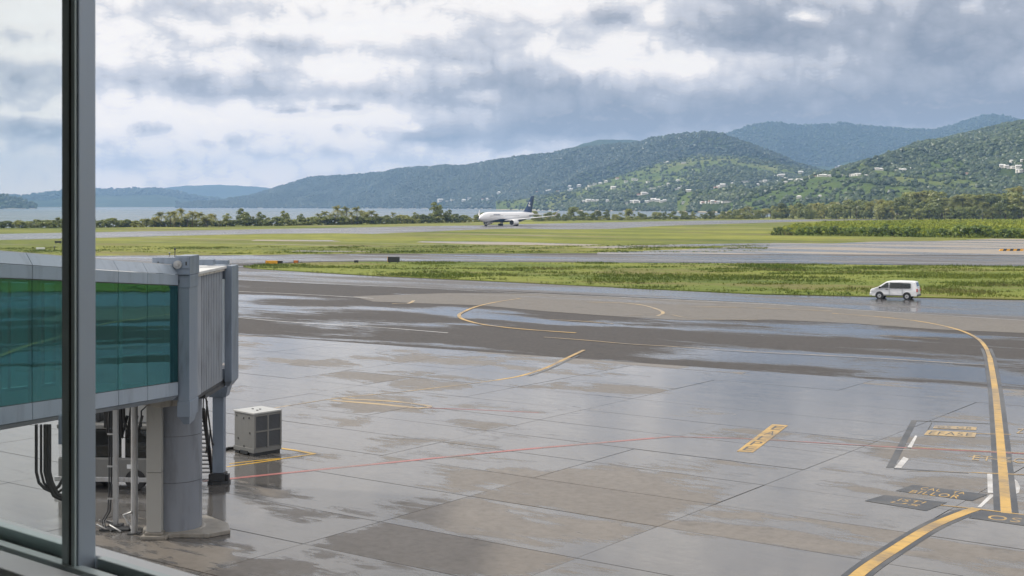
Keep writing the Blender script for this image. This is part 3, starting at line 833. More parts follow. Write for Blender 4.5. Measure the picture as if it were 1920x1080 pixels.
protos = []
for (w, d, h, rh, hip, rm) in ((13, 9, 4.2, 2.2, True, 'houseroof_white'), (17, 10, 6.4, 2.4, False, 'houseroof_white'), (11, 8, 3.6, 2.0, False, 'houseroof_red'), (20, 11, 5.2, 0.4, False, 'houseroof_grey'), (12, 9, 6.0, 0.4, False, 'houseroof_white')):
    wl, rf, wn = house_mesh(w, d, h, rh, hip)
    r = empty('house')
    wl.build('wall', M['housewall'], r); rf.build('roof', M[rm], r)
    wn.build('windows', M['dark'], r)['kind'] = 'stuff'
    protos.append((r, rm))
HOUSES = {
 'ridge': ('on the shadowed ridge slope', 'houses on the shadowed ridge slope',
   [(1006.7, 361), (1026.7, 359.7), (1031.7, 359.7), (1045, 360), (1066.7, 358), (1071, 357), (1068, 350.5), (1086, 349.5), (1101.7, 354.5), (1107.5, 349.7), (1115, 347.5), (1125.5, 345), (936, 363), (880, 374), (850, 376), (826, 378), (838, 378), (870, 377), (905, 375), (915, 375)]),
 'crest': ('high on the grassy spur', 'houses high on the grassy spur',
   [(1136.7, 342), (1157.5, 336.3), (1188, 338), (1193, 338.5), (1174, 342), (1245.8, 306), (1251.7, 305), (1281.7, 306), (1215, 343), (1271, 340), (1252.5, 346)]),
 'village': ('in the spur village', 'houses in the village on the spur',
   [(1150, 354), (1194, 366), (1197.5, 366.7), (1206.7, 365), (1213, 364), (1216.7, 356), (1221, 355), (1228, 353.5), (1237.5, 351), (1245, 350.5), (1266.7, 356), (1273, 354.5), (1277.5, 350), (1286, 359.5), (1291, 360), (1341.7, 354), (1346, 352.5), (1350, 351), (1355, 349.7), (1373, 344.5), (1396.7, 342.5)]),
 'shore': ('by the water under the spur', 'houses by the water under the spur',
   [(1095, 378.5), (1103, 378), (1112, 378), (1120, 377.5), (1140, 378.5), (1173, 382), (1185, 379.5), (1192, 380), (1196.7, 378.5), (1201, 380), (1213, 380), (1219, 378), (1225, 376.8), (1233, 378), (1240, 379.5), (1246.7, 377.7), (1281.7, 381.5), (1316.7, 381), (1318, 381.7), (1325, 380.5), (1331, 380), (1338, 381), (1343, 381), (1348, 381), (1357.5, 380), (1363, 379.5), (1368, 379.5)]),
 'saddle': ('on the saddle between green hills', 'houses along the saddle road',
   [(1420.8, 347), (1425.8, 341.5), (1434, 341.5), (1450.8, 342), (1455.3, 342), (1450.8, 331), (1460.8, 330.5), (1466.7, 331), (1500.8, 326), (1471.7, 335.5), (1473, 343), (1483, 340), (1487, 340), (1491.7, 340), (1497.5, 339.5), (1504, 339), (1520, 333), (1527.5, 332), (1535.8, 331), (1540, 331), (1546.7, 331), (1555.8, 331.5), (1573, 330.5), (1577, 331), (1595.8, 330), (1600, 329.5), (1605, 329), (1610, 329)]),
 'right': ('half way up right hill', 'houses half way up the right hand hill',
   [(1574, 313), (1568, 315), (1596, 310.5), (1624, 330), (1644, 319), (1652, 319.5), (1679, 320.5), (1683, 320.5), (1689.6, 320.5), (1695, 321), (1708, 318), (1813, 327.5), (1537.5, 369), (1498, 371.5)]),
 'edge': ('at right edge of hill', 'houses at the right edge of the hill',
   [(1880, 314), (1887, 314), (1894, 315), (1899, 315.5), (1903.5, 316), (1909.6, 315), (1915.7, 322), (1898, 305), (1917.7, 303), (1911, 323)]),
}
used = set(); house_pts = []
def nth(i):
    return '%d%s' % (i, 'th' if 10 <= i % 100 <= 20 else {1: 'st', 2: 'nd', 3: 'rd'}.get(i % 10, 'th'))
KINDS = ['hip roofed pale house', 'two storey gabled white house', 'red roofed pale house', 'wide flat grey roofed house', 'white box shaped house']
for key, (lab, grp, pts) in HOUSES.items():
    for ih, (x, y) in enumerate(sorted(pts)):
        hit = on_hill(x, y)
        if hit is None: continue
        k = random.choice((0, 0, 1, 1, 2, 3, 4)) if key != 'edge' else random.choice((1, 3))
        r = protos[k][0]
        if k in used: r = copy_tree(r)
        used.add(k)
        r.location = hit[0] + Vector((0, 0, 0.3))
        r.rotation_euler = (0, 0, random.uniform(-0.5, 0.5))
        s = random.uniform(0.55, 0.95) * min(1.4, max(0.62, hit[1] / 3900))
        r.scale = (s, s, s)
        tag(r, KINDS[k] + ' ' + lab + ', ' + nth(ih + 1) + ' from the left', 'house', grp)
        house_pts.append((hit[0].x, hit[0].y, 9 * s))
for k, (r, rm) in enumerate(protos):
    if k not in used:
        for c in list(r.children): bpy.data.objects.remove(c)
        bpy.data.objects.remove(r)
house_pts = np.array(house_pts)

# ------------------------------------------------------------------ forest canopy on the hills (countless)
def forest_nodes(name, mat, sub=2):
    ng = bpy.data.node_groups.new(name, 'GeometryNodeTree')
    ng.interface.new_socket('Geometry', in_out='INPUT', socket_type='NodeSocketGeometry')
    ng.interface.new_socket('Geometry', in_out='OUTPUT', socket_type='NodeSocketGeometry')
    n = ng.nodes; L = ng.links.new
    gi, go = n.new('NodeGroupInput'), n.new('NodeGroupOutput')
    join = n.new('GeometryNodeGeometryToInstance')
    for k in range(3):
        ico = n.new('GeometryNodeMeshIcoSphere'); ico.inputs['Radius'].default_value = 0.5; ico.inputs['Subdivisions'].default_value = sub
        nz = n.new('ShaderNodeTexNoise'); nz.inputs['Scale'].default_value = 2.4; nz.inputs['Detail'].default_value = 3
        nz.noise_dimensions = '4D'; nz.inputs['W'].default_value = k * 7.3
        nrm = n.new('GeometryNodeInputNormal')
        sub_ = n.new('ShaderNodeMath'); sub_.operation = 'MULTIPLY_ADD'; sub_.inputs[1].default_value = 0.95; sub_.inputs[2].default_value = -0.47
        L(nz.outputs['Fac'], sub_.inputs[0])
        sc_ = n.new('ShaderNodeVectorMath'); sc_.operation = 'SCALE'
        L(nrm.outputs[0], sc_.inputs[0]); L(sub_.outputs[0], sc_.inputs['Scale'])
        sp = n.new('GeometryNodeSetPosition'); L(ico.outputs[0], sp.inputs[0]); L(sc_.outputs[0], sp.inputs['Offset'])
        sm = n.new('GeometryNodeSetMaterial'); sm.inputs['Material'].default_value = mat; L(sp.outputs[0], sm.inputs[0])
        L(sm.outputs[0], join.inputs[0])
    ip = n.new('GeometryNodeInstanceOnPoints')
    L(gi.outputs[0], ip.inputs['Points']); L(join.outputs[0], ip.inputs['Instance'])
    ip.inputs['Pick Instance'].default_value = True
    na = n.new('GeometryNodeInputNamedAttribute'); na.data_type = 'FLOAT_VECTOR'; na.inputs[0].default_value = 'size'
    L(na.outputs[0], ip.inputs['Scale'])
    rv = n.new('FunctionNodeRandomValue'); rv.data_type = 'FLOAT_VECTOR'; rv.inputs[1].default_value = (0.3, 0.3, 6.28)
    L(rv.outputs[0], ip.inputs['Rotation'])
    L(ip.outputs[0], go.inputs[0])
    return ng
FN = forest_nodes('canopy', M['forest'])
FR = forest_nodes('cloud_shaded_canopy', M['ridge'])

def forest(name, layer, spacing, hmin, hmax, dens=1.0, seed=1, tmin=0.0, nodes=None):
    X, Y, Z, PM, Tm = TREES[layer]
    r = np.random.default_rng(seed)
    # sample grid cells in proportion to their true area
    dxs = np.hypot(np.diff(X, axis=1)[:-1], np.diff(Y, axis=1)[:-1]); dys = np.hypot(np.diff(X, axis=0)[:, :-1], np.diff(Y, axis=0)[:, :-1])
    vis = (Tm[:-1, :-1] < 1.03) & (Tm[:-1, :-1] >= tmin)
    n = dxs * dys / spacing ** 2 * vis * dens
    p = n * np.where(PM[:-1, :-1] > 0.5, 0.12, 1.0)
    cnt = np.floor(p + r.random(p.shape)).astype(int)
    ij = np.repeat(np.arange(cnt.size), cnt.ravel())
    i, j = np.unravel_index(ij, cnt.shape)
    a, b = r.random(len(i)), r.random(len(i))
    def bil(A):
        return (A[i, j] * (1 - a) + A[i + 1, j] * a) * (1 - b) + (A[i, j + 1] * (1 - a) + A[i + 1, j + 1] * a) * b
    P = np.stack([bil(X), bil(Y), bil(Z)], -1)
    keep = np.ones(len(P), bool)
    if len(house_pts):
        for hx, hy, hr in house_pts:
            ddx, ddy = P[:, 0] - hx, P[:, 1] - hy
            dl = math.hypot(hx, hy); ux, uy = -hx / dl, -hy / dl
            al = ddx * ux + ddy * uy; ac = np.abs(ddx * -uy + ddy * ux)
            keep &= ~((ac < hr * 1.0) & (al > -hr) & (al < hr + 45))
    P = P[keep]
    h = hmin + (hmax - hmin) * r.random(len(P)) ** 2.4
    wdt = h * (0.85 + 0.5 * r.random(len(P)))
    P[:, 2] += h * 0.28
    me = bpy.data.meshes.new(name)
    me.vertices.add(len(P)); me.vertices.foreach_set('co', P.astype(np.float32).ravel())
    at_ = me.attributes.new('size', 'FLOAT_VECTOR', 'POINT')
    at_.data.foreach_set('vector', np.stack([wdt, wdt, h], -1).astype(np.float32).ravel())
    o = link_mesh(name, me, M['forest']); o['kind'] = 'stuff'
    md = o.modifiers.new('canopy', 'NODES'); md.node_group = nodes or FN
    print(name, len(P))
    return o
forest('hill_forest', 'right_hill', 4.8, 3, 9, seed=41)
forest('spur_forest', 'village_spur', 6.5, 3, 10, seed=42)
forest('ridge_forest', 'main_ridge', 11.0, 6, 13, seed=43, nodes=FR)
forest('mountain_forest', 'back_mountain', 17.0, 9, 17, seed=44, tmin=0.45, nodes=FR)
forest('headland_forest', 'headland', 15.0, 8, 18, seed=45)
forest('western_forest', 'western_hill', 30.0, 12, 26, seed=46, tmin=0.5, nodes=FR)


# ------------------------------------------------------------------ jet bridge
bridge = empty('jet_bridge', (-9.8, 36, 0), 0, 'grey boarding bridge with teal glass walls and round support pillar', 'jet bridge')
def sub(mb, name, mat, parent=bridge, bevel=0.0, **kw):
    o = mb.build(name, mat, parent, bevel)
    if parent is not None:
        o.matrix_parent_inverse = parent.matrix_basis.inverted()
    for k, v in kw.items(): o[k] = v
    return o

P1 = Vector((-625 / F * 37.3, 37.3, 4.57))
dT = Vector((0.141, 1.0, 0)).normalized(); nT = Vector((dT.y, -dT.x, 0))
SL = 0.0755
def T(s, w, h):
    """along the tunnel back to the terminal, inwards from its right side, up from its bottom edge"""
    p = P1 - dT * s - nT * w
    return (p.x, p.y, P1.z + SL * s + h)
def tbox(mb, s0, s1, w0, w1, h0, h1):
    return mb.box(s0, s1, w0, w1, h0, h1, T)

TB = [0.02, 2.11, 3.89, 6.05, 8.24, 10.4, 12.6, 14.8, 17.0]
TW = 3.0
GAP = 0.012
for i in range(len(TB) - 1):
    a, b = TB[i] + GAP, TB[i + 1] - GAP
    for (wa, wb, side) in ((0.0, 0.05, 1), (TW - 0.05, TW, -1)):
        mb = MB(); tbox(mb, a, b, wa, wb, 3.21, 3.50); sub(mb, 'fascia_panel', M['panel'], bevel=0.008)
        mb = MB(); tbox(mb, a, b, wa, wb, 0.13, 0.50); sub(mb, 'skirt_panel', M['panel'], bevel=0.008)
        wi = 0.10 if side == 1 else -0.10
        # sloping strips above and below
        o_w = 0.0 if side == 1 else TW
        q = [T(a, o_w, 3.512), T(b, o_w, 3.512), T(b, o_w + wi * 1.5, 3.77), T(a, o_w + wi * 1.5, 3.77)]
        q2 = [T(a, o_w + wi * 0.6, 3.512), T(b, o_w + wi * 0.6, 3.512), T(b, o_w + wi * 2.1, 3.77), T(a, o_w + wi * 2.1, 3.77)]
        sub(MB().hexa([q[0], q[1], q2[1], q2[0], q[3], q[2], q2[2], q2[3]]), 'eaves_panel', M['panel'])
        q = [T(a, o_w, 0.118), T(b, o_w, 0.118), T(b, o_w + wi * 1.6, 0.0), T(a, o_w + wi * 1.6, 0.0)]
        q2 = [T(a, o_w + wi * 0.6, 0.118), T(b, o_w + wi * 0.6, 0.118), T(b, o_w + wi * 2.2, 0.0), T(a, o_w + wi * 2.2, 0.0)]
        sub(MB().hexa([q[3], q[2], q2[2], q2[3], q[0], q[1], q2[1], q2[0]]), 'lower_panel', M['panel'])
        wg = 0.012 if side == 1 else TW - 0.024
        mb = MB(); tbox(mb, a + 0.004, b - 0.004, wg, wg + 0.012, 0.52, 3.19)
        sub(mb, 'window_pane', M['teal'])
        wm = 0.03 if side == 1 else TW - 0.10
        mb = MB(); tbox(mb, b - 0.01, b + 0.034, wm, wm + 0.07, 0.5, 3.21); sub(mb, 'mullion', M['dark'])
mb = MB(); tbox(mb, 0.0, 17.0, 0.012, 0.05, 3.19, 3.215); tbox(mb, 0.0, 17.0, 0.012, 0.05, 0.50, 0.52); sub(mb, 'window_trim', M['dark'])
mb = MB(); tbox(mb, 0.0, 17.0, 0.16, TW - 0.16, 3.74, 3.79); sub(mb, 'roof', M['roofing'])
mb = MB(); tbox(mb, 0.0, 17.0, 0.22, TW - 0.22, 0.02, 0.10); sub(mb, 'underside', M['frame'])
mb = MB(); tbox(mb, 0.05, 17.0, 0.06, TW - 0.06, 0.13, 0.42); sub(mb, 'floor', M['intfloor'])
mb = MB(); tbox(mb, 0.05, 17.0, 0.06, TW - 0.06, 3.25, 3.3); sub(mb, 'ceiling', M['interior'])
for s0 in (3.0, 6.2, 7.3, 9.0, 9.9, 12.2, 14.6):
    for w0 in (0.30, TW - 0.42):
        mb = MB(); tbox(mb, s0, s0 + 0.16, w0, w0 + 0.12, 0.42, 3.25); sub(mb, 'inner_post', M['aclid'] if w0 < 1 else M['dark'])
for hh in (1.35, 1.75):
    mb = MB(); mb.tube([T(0.3, 0.2, hh), T(17, 0.2, hh)], 0.025, 6); sub(mb, 'handrail', M['steel'])
mb = MB(); tbox(mb, 0.1, 0.75, 0.10, 0.2, 0.52, 3.19); sub(mb, 'end_wall_panel', M['dark'])

# portal between tunnel and bellows
XR = -590 / F * 38.5            # the cab runs straight ahead from here
def portal(name, x0, y0, x1, y1, z0, z1, xl):
    mb = MB()
    mb.box(x0, x1, y0, y1, z0, z1)                    # right post
    mb.box(xl, xl + (x1 - x0), y0, y1, z0, z1)        # left post
    mb.box(xl + (x1 - x0), x0, y0 + 0.05, y1 - 0.05, z1 - 0.42, z1 - 0.02)
    mb.box(xl + (x1 - x0), x0, y0 + 0.05, y1 - 0.05, z0 + 0.02, z0 + 0.4)
    return sub(mb, name, M['frame'], bevel=0.012)
ya = 37.36
portal('end_frame', -9.36, ya, -9.04, ya + 0.98, 4.52, 8.06, -12.9)
mb = MB(); mb.box(-10.05, -9.02, ya - 0.12, ya + 0.10, 8.24, 8.56); mb.box(-9.42, -9.0, ya - 0.10, ya + 1.02, 8.07, 8.60); mb.box(-9.95, -9.75, ya - 0.1, ya + 0.1, 8.08, 8.24)
sub(mb, 'top_bracket', M['frame'], bevel=0.01)
mb = MB(); mb.tube([(-9.33, ya - 0.10, 8.36), (-9.33, ya - 0.19, 8.36)], 0.115, 14); mb.tube([(-9.33, ya - 0.19, 8.36), (-9.33, ya - 0.24, 8.36)], 0.05, 10)
sub(mb, 'hinge_pin', M['steel'])
mb = MB()
for px_ in (-9.88, -9.1): mb.box(px_ - 0.02, px_ + 0.02, ya - 0.125, ya - 0.115, 8.34, 8.44)
mb.box(-9.55, -9.37, ya + 0.0, ya + 0.1, 7.78, 7.98); mb.box(-9.34, -9.31, ya - 0.02, ya + 0.005, 7.84, 7.93)
sub(mb, 'bracket_slots', M['dark'])
mb = MB(); mb.box(-9.38, -9.02, ya - 0.02, ya + 1.0, 7.70, 8.06); mb.box(-9.38, -9.02, ya - 0.02, ya + 1.0, 4.08, 4.52)
mb.add([(-9.36, ya + 0.02, 4.08), (-9.04, ya + 0.02, 4.08), (-9.04, ya + 0.9, 4.08), (-9.36, ya + 0.9, 4.08), (-9.22, ya + 0.1, 3.86), (-9.06, ya + 0.1, 3.86), (-9.06, ya + 0.7, 3.90), (-9.22, ya + 0.7, 3.90)], [(0, 1, 2, 3), (4, 5, 6, 7), (0, 1, 5, 4), (1, 2, 6, 5), (2, 3, 7, 6), (3, 0, 4, 7)])
sub(mb, 'end_cap', M['frame'], bevel=0.012)
# bellows: folds of ribbed skin
y0b, y1b = ya + 1.0, 42.15
nf = 13
mb = MB(); mb.box(-12.5, -9.26, y0b, y1b, 4.62, 8.02); sub(mb, 'bellows_core', M['dark'])
sub(MB().box(-9.13, -9.085, y0b + 0.02, y0b + 0.62, 4.5, 7.98), 'bellows_strip', M['bellows'], bevel=0.01)
yy = y0b + 0.66
st = (y1b - 0.25 - yy) / nf
for k in range(nf):
    a = yy + k * st
    pr = [(-9.24, a), (-9.085, a + st * 0.25), (-9.085, a + st * 0.60), (-9.24, a + st * 0.96)]
    sub(MB().poly([(-9.4, a)] + pr + [(-9.4, a + st * 0.96)], 4.52, 7.98), 'bellows_fold', M['bellows'])
mb = MB(); mb.box(-12.6, -9.02, y0b - 0.02, y1b + 0.3, 8.02, 8.10); sub(mb, 'bellows_roof', M['roofing'], bevel=0.01)
mb = MB(); mb.box(-9.2, -9.04, y0b + 0.1, y1b - 0.2, 7.96, 8.02); sub(mb, 'roof_edge', M['corbel'])
mb = MB(); mb.box(-12.4, -9.12, y0b + 0.1, y1b + 0.3, 4.40, 4.52); mb.box(-9.3, -9.1, y0b + 1.2, y1b + 0.2, 4.28, 4.40); sub(mb, 'bellows_floor', M['dark'])
portal('cab_frame', -9.09, 42.15, -8.86, 43.2, 4.44, 8.10, -12.7)
mb = MB(); mb.add([(-9.09, 42.15, 4.44), (-8.86, 42.15, 4.44), (-8.86, 43.2, 4.44), (-9.09, 43.2, 4.44), (-9.06, 42.3, 4.26), (-8.98, 42.3, 4.26), (-8.98, 43.0, 4.26), (-9.06, 43.0, 4.26)], [(0, 1, 2, 3), (4, 7, 6, 5), (0, 4, 5, 1), (1, 5, 6, 2), (2, 6, 7, 3), (3, 7, 4, 0)])
mb.box(-9.7, -9.0, 42.2, 42.5, 8.14, 8.28); mb.box(-9.95, -9.25, 41.3, 41.6, 8.16, 8.34)
sub(mb, 'cab_bracket', M['frame'], bevel=0.01)
mb = MB(); mb.box(-12.6, -10.25, 43.3, 48.4, 4.4, 7.9); sub(mb, 'cab', M['panel'], bevel=0.03)

# round pillar, box column, corbel, posts
PC = Vector((-631 / F * 41, 41, 0))
zs = [(0.12, 0.80), (3.62, 0.80), (4.42, 0.80)]
mb = MB()
for (z0, z1) in ((0.14, 1.62), (1.635, 3.02), (3.035, 4.55)):
    mb.loft([[(PC.x + 0.80 * math.cos(a), PC.y + 0.80 * math.sin(a), z) for a in [2 * math.pi * k / 48 for k in range(48)]] for z in (z0, z1)])
sub(mb, 'support_pillar', M['pillar'])
mb = MB(); mb.loft([[(PC.x + 0.785 * math.cos(a), PC.y + 0.785 * math.sin(a), z) for a in [2 * math.pi * k / 32 for k in range(32)]] for z in (0.1, 4.5)]); sub(mb, 'pillar_joint', M['dark'])
mb = MB(); mb.loft([[(PC.x + r * math.cos(a), PC.y + r * math.sin(a), z) for a in [2 * math.pi * k / 40 for k in range(40)]] for r, z in ((0.96, 0.0), (0.96, 0.13), (0.90, 0.17), (0.82, 0.17))]); sub(mb, 'pillar_collar', M['plinth'])
mb = MB(); c = g(385, 1000); mb.poly([tuple(g(*q))[:2] for q in ((300, 1010), (389, 1011), (432, 1003), (428, 990), (388, 975), (330, 975))], 0.031, 0.16); sub(mb, 'pillar_plinth', M['plinth'], bevel=0.02)
bc = g(288, 1012)
mb = MB(); mb.box(bc.x - 0.22, bc.x + 0.22, bc.y, bc.y + 0.34, 0.22, 2.0); mb.box(bc.x - 0.22, bc.x + 0.22, bc.y, bc.y + 0.34, 2.012, 4.18); sub(mb, 'box_column', M['colpaint'], bevel=0.012)
mb = MB(); mb.box(bc.x - 0.35, bc.x + 0.42, bc.y - 0.18, bc.y + 0.55, 0.031, 0.14); mb.box(bc.x - 0.27, bc.x + 0.27, bc.y - 0.05, bc.y + 0.39, 0.14, 0.22); sub(mb, 'column_foot', M['plinth'], bevel=0.02)
# corbel: a haunched concrete beam
mb = MB()
cb = [(-11.6, 4.62), (-11.3, 4.20), (-10.35, 4.06), (-9.85, 4.12), (-9.55, 4.30), (-9.42, 4.62)]
vs = [(x, y, z) for y in (39.2, 40.3) for x, z in cb]; n = len(cb)
mb.add(vs, [tuple(range(n)), tuple(range(2 * n - 1, n - 1, -1))] + [(i, n + i, n + (i + 1) % n, (i + 1) % n) for i in range(n)])
sub(mb, 'corbel', M['corbel'], bevel=0.02)
mb = MB(); mb.box(-12.4, -11.3, 39.3, 40.2, 4.30, 4.62); mb.box(-12.3, -11.4, 38.9, 39.28, 4.42, 4.60); sub(mb, 'beam', M['steel'], bevel=0.01)
mb = MB(); mb.tube([(-9.62, 39.16, 4.42), (-9.62, 39.05, 4.42)], 0.12, 12); mb.box(-9.78, -9.45, 39.10, 39.19, 4.2, 4.6); sub(mb, 'bearing', M['steel'])
p1, p2 = g(252, 1002), g(217, 990)
mb = MB(); mb.tube([(p1.x, p1.y, 0.05), (p1.x, p1.y, 4.32)], 0.105, 12); sub(mb, 'post', M['steel'])
mb = MB(); mb.box(p2.x - 0.075, p2.x + 0.075, p2.y - 0.075, p2.y + 0.075, 0.1, 4.4); sub(mb, 'post', M['steel'], bevel=0.01)
mb = MB(); mb.box(p2.x - 0.2, p2.x + 0.2, p2.y - 0.2, p2.y + 0.2, 0.031, 0.12); mb.box(p1.x - 0.18, p1.x + 0.18, p1.y - 0.18, p1.y + 0.18, 0.031, 0.06)
mb.box(p2.x - 0.35, p2.x + 0.55, p2.y - 0.55, p2.y - 0.15, 0.031, 0.09); sub(mb, 'post_base', M['dark'], bevel=0.01)
mb = MB()
for dxp, rr in ((-0.13, 0.028), (-0.2, 0.022)):
    mb.tube([(p2.x + dxp, p2.y - 0.02, 4.4), (p2.x + dxp, p2.y - 0.02, 1.1), (p2.x + dxp - 0.02, p2.y - 0.1, 0.55), (p2.x + dxp - 0.15, p2.y - 0.28, 0.28), (p2.x + dxp - 0.05, p2.y - 0.45, 0.1)], rr, 7)
sub(mb, 'conduit', M['dark'])
mb = MB()
for zc in (0.9, 1.9, 2.9, 3.8): mb.box(p2.x - 0.24, p2.x + 0.09, p2.y - 0.09, p2.y - 0.06, zc, zc + 0.05)
for k in range(7):
    a = random.uniform(-0.5, 0.7); b = random.uniform(-0.6, 0.1)
    mb.tube([(p2.x + a, p2.y + b, 0.05), (p2.x + a + random.uniform(-.3, .3), p2.y + b + random.uniform(-.2, .2), 0.24), (p2.x + a + random.uniform(-.4, .4), p2.y + b + random.uniform(-.2, .2), 0.06)], 0.03, 6)
mb.tube([(p1.x - 0.15, p1.y - 0.1, 0.35), (p1.x - 0.3, p1.y - 0.1, 0.62), (p1.x - 0.05, p1.y - 0.12, 0.7)], 0.04, 8)
sub(mb, 'pipe_fittings', M['steel'])
mb = MB(); mb.tube([(p1.x + .2, p1.y + 0.4, 4.3), (p1.x + .32, p1.y + 0.4, 3.9), (p1.x + .1, p1.y + .4, 3.7), (p1.x + .1, p1.y + .4, 3.2)], 0.025, 6); sub(mb, 'conduit', M['dark'])
mb = MB()
for k in range(5):
    x_ = p2.x - 0.55 + k * 0.16
    mb.tube([(x_, p2.y + 1.2, 4.5), (x_ + random.uniform(-.06, .06), p2.y + 1.2, 3.6), (x_ + random.uniform(-.12, .12), p2.y + 1.1, 2.9 + random.uniform(-.3, .3)), (x_ + 0.25, p2.y + 1.15, 2.6), (x_ + 0.4, p2.y + 1.2, 3.3)], 0.05, 7)
mb.box(p2.x - 0.75, p2.x - 0.25, p2.y + 1.25, p2.y + 1.7, 2.9, 3.7)
sub(mb, 'cable_bundle', M['rubber'])
# hanging cable loop and junction box
k0 = 28.6
for i, (x, r, low) in enumerate(((68, 0.035, 922), (77, 0.028, 926), (86, 0.055, 935), (92, 0.05, 933))):
    top = at(x, 800, k0); y = top.y
    pts = [at(x, 796, k0), at(x, 850, k0), at(x, 885, k0), at(x + 5, 905, k0), at(x + 16, low - 6, k0), at(x + 28, low, k0), at(x + 42, low - 10, k0), at(x + 54, low - 30, k0 + .1), at(x + 62, low - 60, k0 + .2), at(x + 64, 796, k0 + .3)]
    sub(MB().tube(pts, r, 8), 'hanging_cable', M['rubber'])
mb = MB(); a = at(112, 832, 28.9); mb.box(a.x, a.x + 0.3, a.y - .1, a.y + .25, a.z, a.z + 0.62); sub(mb, 'junction_box', M['frame'], bevel=0.01)
# far leg under the cab
lg = g(411, 907)
mb = MB(); mb.box(lg.x - 0.2, lg.x + 0.2, lg.y - 0.2, lg.y + 0.2, 0.42, 3.15); sub(mb, 'leg', M['frame'], bevel=0.02)
mb = MB(); mb.box(lg.x - 0.25, lg.x + 0.25, lg.y - 0.25, lg.y + 0.25, 0.13, 0.42); mb.poly([(lg.x + 0.42 * math.cos(a), lg.y + 0.42 * math.sin(a)) for a in [R(22.5 + 45 * k) for k in range(8)]], 0.031, 0.13)
mb.box(lg.x - 0.36, lg.x - 0.26, lg.y - 0.12, lg.y + 0.12, 0.13, 0.36); mb.box(lg.x + 0.26, lg.x + 0.36, lg.y - 0.12, lg.y + 0.12, 0.13, 0.36); sub(mb, 'leg_foot', M['dark'], bevel=0.01)
mb = MB(); mb.hexa([(lg.x - 0.3, lg.y - 0.3, 3.15), (lg.x + 0.3, lg.y - 0.3, 3.15), (lg.x + 0.3, lg.y + 0.3, 3.15), (lg.x - 0.3, lg.y + 0.3, 3.15), (lg.x - 0.42, lg.y - 0.4, 3.55), (lg.x + 0.4, lg.y - 0.4, 3.55), (lg.x + 0.4, lg.y + 0.4, 3.55), (lg.x - 0.42, lg.y + 0.4, 3.55)])
mb.box(lg.x - 0.9, lg.x + 0.3, lg.y - 0.3, lg.y + 0.3, 3.552, 3.72); mb.box(lg.x - 0.55, lg.x - 0.1, lg.y - 0.3, lg.y + 0.3, 3.722, 4.42); sub(mb, 'leg_head', M['frame'], bevel=0.02)
# service stair behind the pillar
sa = Vector((-11.25, 45.6, 0.05)); sb = Vector((-11.55, 43.6, 4.4))
st_ = empty('service_stair'); st_.parent = bridge; st_.location = (0, 0, 0); st_.matrix_parent_inverse = bridge.matrix_basis.inverted()
q0, q1 = g(398, 893) , at(381, 768, 45.4)
q0 = Vector((q0.x, q0.y, 0.08))
for dxs in (0.0, -0.85):
    v = Vector((dxs, 0.25 * abs(dxs), 0))
    o = MB().tube([q0 + v, q1 + v], 0.075, 6).build('stringer', M['dark'], st_)
    o = MB().tube([q0 + v + Vector((0.02, 0, .95)), q1 + v + Vector((0.02, 0, .95))], 0.03, 6).build('stair_rail', M['dark'], st_)
    for k in range(4):
        q = q0 + (q1 - q0) * (k / 3)
        MB().tube([q + v, q + v + Vector((0.02, 0, .95))], 0.022, 6).build('baluster', M['dark'], st_)
for k in range(15):
    q = q0 + (q1 - q0) * ((k + 0.5) / 15)
    MB().box(q.x - 0.87, q.x, q.y - 0.12, q.y + 0.14, q.z - 0.015, q.z + 0.015).build('tread', M['dark'], st_)
mb = MB(); mb.tube([at(388, 752, 44), at(387, 800, 44), at(389, 832, 44), at(386, 850, 44)], 0.03, 6); mb.tube([at(392, 790, 44), at(398, 830, 44), at(401, 835, 44)], 0.025, 6); sub(mb, 'conduit', M['rubber'])

# ------------------------------------------------------------------ airport tractor standing behind the columns
tr = g(226, 921)
trk = empty('tow_tractor', (tr.x - 0.5, tr.y + 1.3, 0.031), R(-4), 'white tow tractor with dark cab windows parked behind the bridge columns', 'tractor')
MB().box(-1.7, 1.75, -1.2, 1.2, 0.32, 1.12).build('body', M['acgrey'], trk, 0.06)
MB().box(-1.6, 1.68, -1.12, 1.12, 1.125, 2.1).build('cab_window', M['vglass'], trk, 0.03)
MB().box(-1.5, 1.5, -1.0, 1.0, 1.13, 2.05).build('cab_interior', M['dark'], trk)
mb = MB()
for x in (-1.62, -0.5, 0.65, 1.62):
    for y in (-1.13, 1.13): mb.box(x - 0.06, x + 0.06, y - 0.03, y + 0.03, 1.12, 2.12)
mb.build('cab_post', M['white'], trk)
MB().box(-1.75, 1.78, -1.2, 1.2, 2.12, 2.28).build('roof', M['acgrey'], trk, 0.04)
mb = MB()
for y in (-1.1, 1.1):
    mb.tube([(-1.6, y, 3.05), (1.6, y, 3.05)], 0.035, 6)
    for x in (-1.6, -0.5, 0.5, 1.6): mb.tube([(x, y, 2.28), (x, y, 3.05)], 0.03, 6)
mb.build('roof_rail', M['steel'], trk)
MB().box(-1.3, -0.4, -0.6, 0.6, 2.28, 3.1).build('roof_unit', M['dark'], trk, 0.04)
MB().box(0.0, 1.5, -0.7, 0.7, 2.28, 2.95).build('roof_box', M['aclid'], trk, 0.04)
for x in (-1.05, 1.1):
    for y in (-1.1, 1.1):
        w = MB().tube([(x, y - 0.14, 0.36), (x, y + 0.14, 0.36)], 0.36, 20).build('wheel', M['rubber'], trk)
        MB().tube([(x, y - 0.15, 0.36), (x, y + 0.15, 0.36)], 0.18, 14).build('rim', M['rim'], w)
MB().box(-1.8, 1.8, -1.26, -1.16, 0.28, 0.45).build('bumper', M['steel'], trk, 0.02)
MB().box(-1.2, -0.8, -1.215, -1.2, 0.75, 0.9).build('headlight', M['lamp'], trk)
